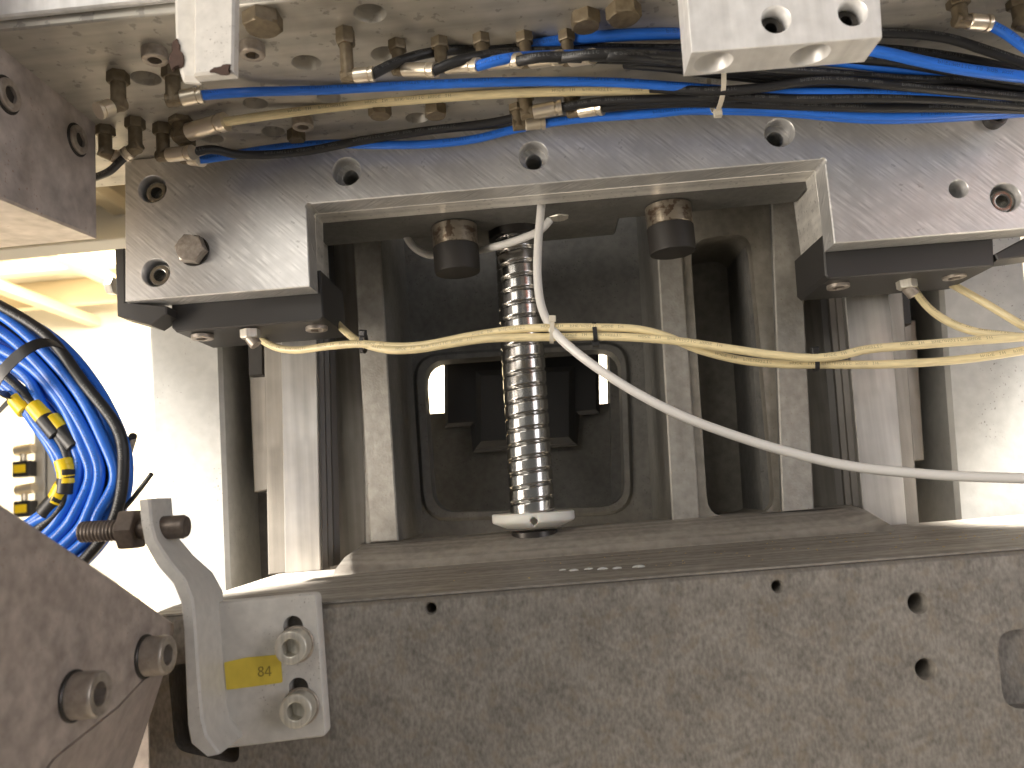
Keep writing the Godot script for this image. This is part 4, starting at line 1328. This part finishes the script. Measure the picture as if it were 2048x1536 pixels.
	hose("air_hose", [Vector3(0.02676, 1.42929, -.46), Vector3(0.05062, 1.42809, -.455), Vector3(0.08535, 1.42345, -.45), Vector3(0.12273, 1.41973, -.448), Vector3(0.16635, 1.41491, -.45), Vector3(0.20928, 1.41101, -.45), Vector3(0.25155, 1.40532, -.45), Vector3(0.3068, 1.3949, -.45)], R, M.black, "black air hose from the left elbow of the middle pair", top)
	hose("air_hose", [Vector3(0.05138, 1.42639, -.46), Vector3(0.08095, 1.42586, -.46), Vector3(0.11669, 1.42275, -.46), Vector3(0.16366, 1.41622, -.46), Vector3(0.21304, 1.40945, -.46), Vector3(0.25638, 1.40491, -.46), Vector3(0.31336, 1.39769, -.46)], R, M.black, "black air hose from the right elbow of the middle pair", top)
	hose("air_hose", [Vector3(0.07934, 1.42836, -.445), Vector3(0.11245, 1.42034, -.44), Vector3(0.14098, 1.41916, -.44), Vector3(0.17818, 1.42012, -.44), Vector3(0.21955, 1.41205, -.44), Vector3(0.26333, 1.40578, -.445), Vector3(0.30415, 1.39721, -.445)], R, M.black, "black air hose with white print just under the aluminium block", top)
	hose("air_hose", [Vector3(0.13949, 1.42349, -.455), Vector3(0.17673, 1.42537, -.46), Vector3(0.21455, 1.42009, -.46), Vector3(0.241, 1.41528, -.455), Vector3(0.2661, 1.40688, -.45), Vector3(0.30726, 1.39761, -.45)], R, M.blue, "short visible blue hose in the middle of the right hand bundle", top)
	hose("air_hose", [Vector3(0.01758, 1.42992, -.48), Vector3(0.04591, 1.42935, -.478), Vector3(0.08203, 1.42428, -.47), Vector3(0.11882, 1.42403, -.47), Vector3(0.16086, 1.41866, -.47), Vector3(0.20806, 1.40984, -.47), Vector3(0.24841, 1.40497, -.468), Vector3(0.31692, 1.40077, -.465)], R, M.blue, "blue air hose from the lowest elbow below the middle pair", top)
	hose("air_hose", [Vector3(-.23759, 1.42228, -.452), Vector3(-.24423, 1.41944, -.455), Vector3(-.25425, 1.4161, -.46), Vector3(-.27433, 1.41663, -.47)], 0.0024, M.black, "short black hose dropping from an elbow behind the steel housing", top)
	hose("air_hose", [Vector3(0.25574, 1.42939, -.412), Vector3(0.2634, 1.42153, -.41), Vector3(0.27235, 1.41224, -.41), Vector3(0.28351, 1.40107, -.41)], R, M.blue, "blue air hose leaving the top right corner elbow", top)
	for k in 3:
		hose("air_hose", [[Vector3(0.08256, 1.43173, -.468), Vector3(0.12743, 1.42663, -.466), Vector3(0.17338, 1.42639, -.468), Vector3(0.23195, 1.41472, -.468), Vector3(0.31923, 1.40363, -.468)], [Vector3(0.06262, 1.43108, -.42), Vector3(0.10821, 1.43377, -.44), Vector3(0.16981, 1.4298, -.455), Vector3(0.22898, 1.41793, -.46), Vector3(0.31451, 1.40447, -.46)], [Vector3(0.07811, 1.43447, -.43), Vector3(0.12487, 1.4344, -.45), Vector3(0.18595, 1.4276, -.46), Vector3(0.22803, 1.42612, -.455), Vector3(0.31192, 1.40714, -.455)]][k], R, M.black, ["black hose at the back of the bundle above the lower blue hose", "black hose slanting down through the back of the right hand bundle", "black hose hidden behind the aluminium block rising to the right"][k], top)
	# cream lubrication hoses in front of the column
	var lube := "cream lubrication hoses of the rail carriages"
	hose("lubrication_hose", [Vector3(-.20242, 1.33044, -.565), Vector3(-.195, 1.32287, -.56), Vector3(-.18261, 1.31608, -.555), Vector3(-.16672, 1.31267, -.55), Vector3(-.14255, 1.31155, -.54), Vector3(-.11759, 1.30886, -.53), Vector3(-.09125, 1.30385, -.525), Vector3(-.07055, 1.30314, -.522), Vector3(-.04333, 1.30573, -.52), Vector3(-.01309, 1.30637, -.515), Vector3(0.01138, 1.30445, -.51), Vector3(0.03873, 1.30196, -.51), Vector3(0.06424, 1.29864, -.51), Vector3(0.08288, 1.29234, -.51), Vector3(0.10406, 1.28127, -.51), Vector3(0.1285, 1.27258, -.51), Vector3(0.15173, 1.26712, -.505), Vector3(0.17463, 1.26397, -.5), Vector3(0.21107, 1.26073, -.5), Vector3(0.24755, 1.25938, -.5), Vector3(0.2753, 1.25951, -.495), Vector3(0.30862, 1.26182, -.49)], R, M.cream, "lower cream lubrication hose from the left carriage nipple across to the right", lube)
	hose("lubrication_hose", [Vector3(-.14652, 1.33688, -.57), Vector3(-.13517, 1.32455, -.555), Vector3(-.12034, 1.31144, -.535), Vector3(-.10149, 1.30272, -.525), Vector3(-.08051, 1.29994, -.52), Vector3(-.05656, 1.30077, -.516), Vector3(-.03317, 1.30163, -.514), Vector3(-.01024, 1.30056, -.514), Vector3(0.01572, 1.29815, -.512), Vector3(0.04137, 1.29577, -.51), Vector3(0.06656, 1.29212, -.508), Vector3(0.09129, 1.28722, -.506), Vector3(0.1181, 1.27987, -.502), Vector3(0.14427, 1.27268, -.498), Vector3(0.16703, 1.26776, -.494), Vector3(0.18531, 1.26769, -.494), Vector3(0.20389, 1.27009, -.494), Vector3(0.23927, 1.26967, -.492), Vector3(0.273, 1.26866, -.488), Vector3(0.30659, 1.2678, -.485)], R, M.cream, "upper cream lubrication hose with dark print tied along the middle", lube)
	hose("lubrication_hose", [Vector3(0.27057, 1.3258, -.57), Vector3(0.26934, 1.31459, -.56), Vector3(0.27167, 1.3013, -.55), Vector3(0.27787, 1.28982, -.54), Vector3(0.28778, 1.28072, -.53), Vector3(0.30374, 1.2743, -.52), Vector3(0.32196, 1.26877, -.51)], R, M.cream, "short cream hose curving down from the right carriage nipple", lube)
	hose("lubrication_hose", [Vector3(0.29568, 1.32984, -.58), Vector3(0.3008, 1.32076, -.57), Vector3(0.31094, 1.30713, -.56), Vector3(0.32327, 1.29094, -.55), Vector3(0.34056, 1.2708, -.54)], R, M.cream, "cream hose slanting to the right edge behind the right carriage", lube)
	hose("white_hose", [Vector3(0.01235, 1.40214, -.545), Vector3(0.01009, 1.3877, -.54), Vector3(0.00709, 1.36826, -.535), Vector3(0.00488, 1.34571, -.53), Vector3(0.00518, 1.32455, -.522), Vector3(0.00936, 1.30738, -.512), Vector3(0.01776, 1.29334, -.505), Vector3(0.03545, 1.27475, -.498), Vector3(0.05796, 1.25586, -.492), Vector3(0.08277, 1.23889, -.486), Vector3(0.10984, 1.22463, -.48), Vector3(0.13917, 1.21183, -.475), Vector3(0.17328, 1.20009, -.47), Vector3(0.2123, 1.19219, -.465), Vector3(0.23963, 1.18816, -.46), Vector3(0.27417, 1.18414, -.455)], 0.0029, M.white_hose, "white nylon hose hanging from the saddle and sweeping to the right edge", "", "hose", 10)
	hose("white_hose", [Vector3(-.09428, 1.41135, -.59), Vector3(-.09183, 1.40111, -.59), Vector3(-.08549, 1.39134, -.59), Vector3(-.07442, 1.38814, -.6), Vector3(-.05424, 1.39239, -.615), Vector3(-.0281, 1.38196, -.575), Vector3(-.0071, 1.38288, -.565), Vector3(0.00903, 1.38649, -.56), Vector3(0.01768, 1.39395, -.56)], 0.0029, M.white_hose, "dim white hose looping behind the left bump stop under the saddle", "", "hose", 8)
	# ties
	cable_tie("cable_tie", Vector3(-.11755, 1.30976, -.533), Vector3(-.10568, 1.3071, -.53) - Vector3(-.12725, 1.31206, -.535), 0.0062, 0.0036, M.black_plastic, "black cable tie round the cream hoses near the left rib", Vector3(-0.05, 1, 0.25), 0.0)
	cable_tie("cable_tie", Vector3(0.0382, 1.29923, -.511), Vector3(1, 0, 0), 0.0062, 0.0036, M.black_plastic, "black cable tie round the cream hoses right of the screw", Vector3(0.03, -1, 0.2), 0.0)
	cable_tie("cable_tie", Vector3(0.17084, 1.26603, -.497), Vector3(1, 0.05, 0), 0.0058, 0.0036, M.black_plastic, "black cable tie round the cream hoses in front of the right rail", Vector3(0.02, 1, 0.3), 0.0)
	cable_tie("cable_tie", Vector3(0.01085, 1.30205, -.511), Vector3(1, -0.12, 0), 0.0072, 0.0048, M.tie_white, "white cable tie holding the white hose to the cream hoses", Vector3(0.02, 1, 0.2), 0.0)
	var t := cable_tie("cable_tie", Vector3(0.11928, 1.43183, -.45), Vector3(1, 0, 0), 0.0165, 0.018, M.tie_white, "off white cable tie hanging below the aluminium block round the hose bundle", Vector3(0, -1, 0.12), 0.0)


func build_coil() -> void:
	# a hanging coil of air hoses: nested arcs about one centre
	var group := "hoses of the hanging coil at the left"
	var colors := "kbbbbkbbbbkbbbkbbb"
	var names := {"k": "black", "b": "blue"}
	var outer := [Vector2(-120, 545), Vector2(0, 606), Vector2(100, 672), Vector2(188, 765), Vector2(240, 860), Vector2(252, 940), Vector2(232, 1020), Vector2(190, 1085), Vector2(120, 1150)]
	var words := ["outermost", "second", "third", "fourth", "fifth", "sixth", "seventh", "eighth", "ninth", "tenth", "eleventh", "twelfth", "thirteenth", "fourteenth", "fifteenth", "sixteenth", "seventeenth", "innermost"]
	for i in colors.length():
		var s := float(i) / (colors.length() - 1)
		var pts := coil_line(s, i)
		var o := hose("coil_hose", pts, 0.0029, M.black if colors[i] == "k" else M.blue, "%s hose of the hanging coil, %s counted from its outer edge" % [names[colors[i]], words[i]], group)
		if i in [12, 14, 16, 17]:
			# printed yellow sleeves clipped on the hose, black ones below them
			for q in [[12, 0.415, 1], [14, 0.355, 1], [16, 0.56, 1], [17, 0.66, 1], [12, 0.46, 0], [14, 0.41, 0], [16, 0.62, 0], [17, 0.72, 0], [17, 0.29, 1], [16, 0.585, 1]]:
				if q[0] == i:
					sleeve(o, pts, q[1], M.marker if q[2] else M.black_plastic, 0.0105 if q[2] else 0.013, "1" if q[1] == 0.56 else "2" if q[1] == 0.585 else "")
	var a: Vector3 = Vector3(-.26367, 1.28464, -.4)
	var d: Vector3 = Vector3(-.24487, 1.30905, -.4) - Vector3(-.28767, 1.27304, -.4)
	cable_tie("cable_tie", a, Vector3(-.25037, 1.27504, -.4) - Vector3(-.26904, 1.2952, -.4), d.length() * 0.32, 0.016, M.black_plastic, "wide black cable tie strapped round the hanging coil of hoses", -d.normalized(), 0.02, 0.003)
	for k in 2:
		var g := Geo.new()
		g.tube(PackedVector3Array([[Vector3(-.23539, 1.23363, -.44), Vector3(-.22767, 1.2409, -.43), Vector3(-.22006, 1.24728, -.42)], [Vector3(-.23737, 1.20085, -.42), Vector3(-.22372, 1.20828, -.415), Vector3(-.21294, 1.21654, -.41), Vector3(-.20283, 1.22519, -.405)]][k]), [0.0022, 0.0013][k], 8, 8)
		single("cut_tie_tail", g, M.black_plastic, ["short black hose end standing out beside the coil", "thin black tie tail slanting up above the adjuster stud"][k], "tie tail")


func coil_line(s: float, i: int) -> PackedVector3Array:
	var outer := [Vector3(-.32354, 1.34639, -.41), Vector3(-.28694, 1.32449, -.41), Vector3(-.25928, 1.30266, -.41), Vector3(-.23598, 1.27564, -.41), Vector3(-.22282, 1.24842, -.41), Vector3(-.21967, 1.22746, -.41), Vector3(-.22449, 1.20717, -.41), Vector3(-.23633, 1.19023, -.41), Vector3(-.25702, 1.17286, -.41)]
	var inner := [Vector3(-.32268, 1.29631, -.41), Vector3(-.29771, 1.28729, -.41), Vector3(-.27844, 1.27344, -.41), Vector3(-.26483, 1.25623, -.41), Vector3(-.25409, 1.23684, -.41), Vector3(-.25201, 1.22414, -.41), Vector3(-.25954, 1.21257, -.41), Vector3(-.27155, 1.204, -.41), Vector3(-.2915, 1.19327, -.41)]
	var out := PackedVector3Array()
	var r := RandomNumberGenerator.new()
	r.seed = 100 + i
	var dz: float = (2 if i in [0, 12, 14, 16, 17] else [2, 0, 1][i % 3]) * 0.0058 + r.randf() * 0.002
	var slant := (r.randf() - 0.5) * 0.006
	for k in outer.size():
		var p: Vector3 = outer[k].lerp(inner[k], s)
		var f := float(k) / (outer.size() - 1)
		out.append(p + Vector3((r.randf() - 0.5) * 0.005, (r.randf() - 0.5) * 0.004, dz * (0.6 + 0.4 * sin(f * PI)) - 0.008) + Vector3(slant * (f - 0.45), slant * (f - 0.45) * 0.4, 0))
	return out


func sleeve(o: MeshInstance3D, pts: PackedVector3Array, f: float, material: Material, l: float, text := "") -> void:
	var x := f * (pts.size() - 1)
	var i := int(x)
	var a := pts[i].cubic_interpolate(pts[i + 1], pts[maxi(i - 1, 0)], pts[mini(i + 2, pts.size() - 1)], x - i)
	var b := pts[i].cubic_interpolate(pts[i + 1], pts[maxi(i - 1, 0)], pts[mini(i + 2, pts.size() - 1)], x - i + 0.05)
	var d := (b - a).normalized()
	var g := Geo.new()
	g.cyl(a - d * l / 2, a + d * l / 2, 0.0048, 20, 0.0006)
	var s := obj("marker_sleeve", g, material, o)
	if text:
		lettering(s, text, a + Vector3(0.0002, -0.0012, 0.0042), d, Vector3(0, 0, 1).cross(d), 0.0045, M.black_plastic)


func build_mirrored_panel() -> void:
	# unseen panel added to redden the reflection at the plate right end
	var g := Geo.new()
	g.box(Vector3(0.85, 1.5, 0.5), Vector3(1.35, 2.0, 0.53), 0.004)
	single("added_red_panel", g, mat(Color(0.62, 0.2, 0.12), 0.6), "added unseen orange red panel to the right of the viewer, mirrored in the gantry plate", "added panel")


func build_litter() -> void:
	# swarf and grease on top of the bed
	var r := RandomNumberGenerator.new()
	r.seed = 5
	var g := Geo.new()
	for i in 160:
		var f := r.randf()
		var p := Vector3(lerpf(-0.14, 0.36, sqrt(f)), 1.1559, r.randf_range(-0.54, -0.406))
		var a := r.randf() * TAU
		var d := Vector3(cos(a), 0.0, sin(a))
		var e := Vector3(-d.z, 0.0, d.x)
		var l := r.randf_range(0.0004, 0.0011)
		var w := l * r.randf_range(0.25, 0.7)
		var h := r.randf_range(0.0003, 0.0007)
		var from := g.v.size()
		var b := [p - d * l, p + e * w * 0.8 + Vector3(0, h * 0.3, 0), p + d * l * 0.8 + Vector3(0, h * 0.4, 0), p - e * w]
		var top := p + Vector3(0, h, 0)
		for k in 4:
			g.tri(b[k], b[(k + 1) % 4], top)
		g.tri(b[0], b[2], b[1])
		g.tri(b[0], b[3], b[2])
		g.orient(from)
	var o := single("brass_swarf", g, M.swarf, "fine golden metal chips scattered over the top of the bed", "swarf")
	o.set_meta("kind", "stuff")
	var t := thing("grease_smear", "row of pale shiny grease blobs near the front of the bed top", "grease", "", Vector3(0.02507, 1.15872, -.42))
	for k in 6:
		g = Geo.new()
		var c: Vector3 = [Vector3(0.00365, 1.1556, -.45924), Vector3(0.00933, 1.1556, -.45186), Vector3(0.01822, 1.1556, -.45319), Vector3(0.02531, 1.1556, -.44743), Vector3(0.03242, 1.1556, -.44444), Vector3(0.04467, 1.1556, -.44282)][k]
		var s := [0.0016, 0.0022, 0.002, 0.0024, 0.0022, 0.0028][k] as float
		var rows := []
		for q in 5:
			var ring := PackedVector3Array()
			for m in 12:
				var a := TAU * m / 12
				var w := cos(q * PI / 9.0) * (0.75 + 0.25 * sin(a * 3.0 + k * 2.0))
				ring.append(c + Vector3(cos(a) * s * 1.5 * w, sin(q * PI / 9.0) * s * 0.5 - 0.0002, sin(a) * s * w * 0.8))
			rows.append(ring)
		g.rings(rows)
		g.crease = 80.0
		obj("blob", g, M.grease, t)
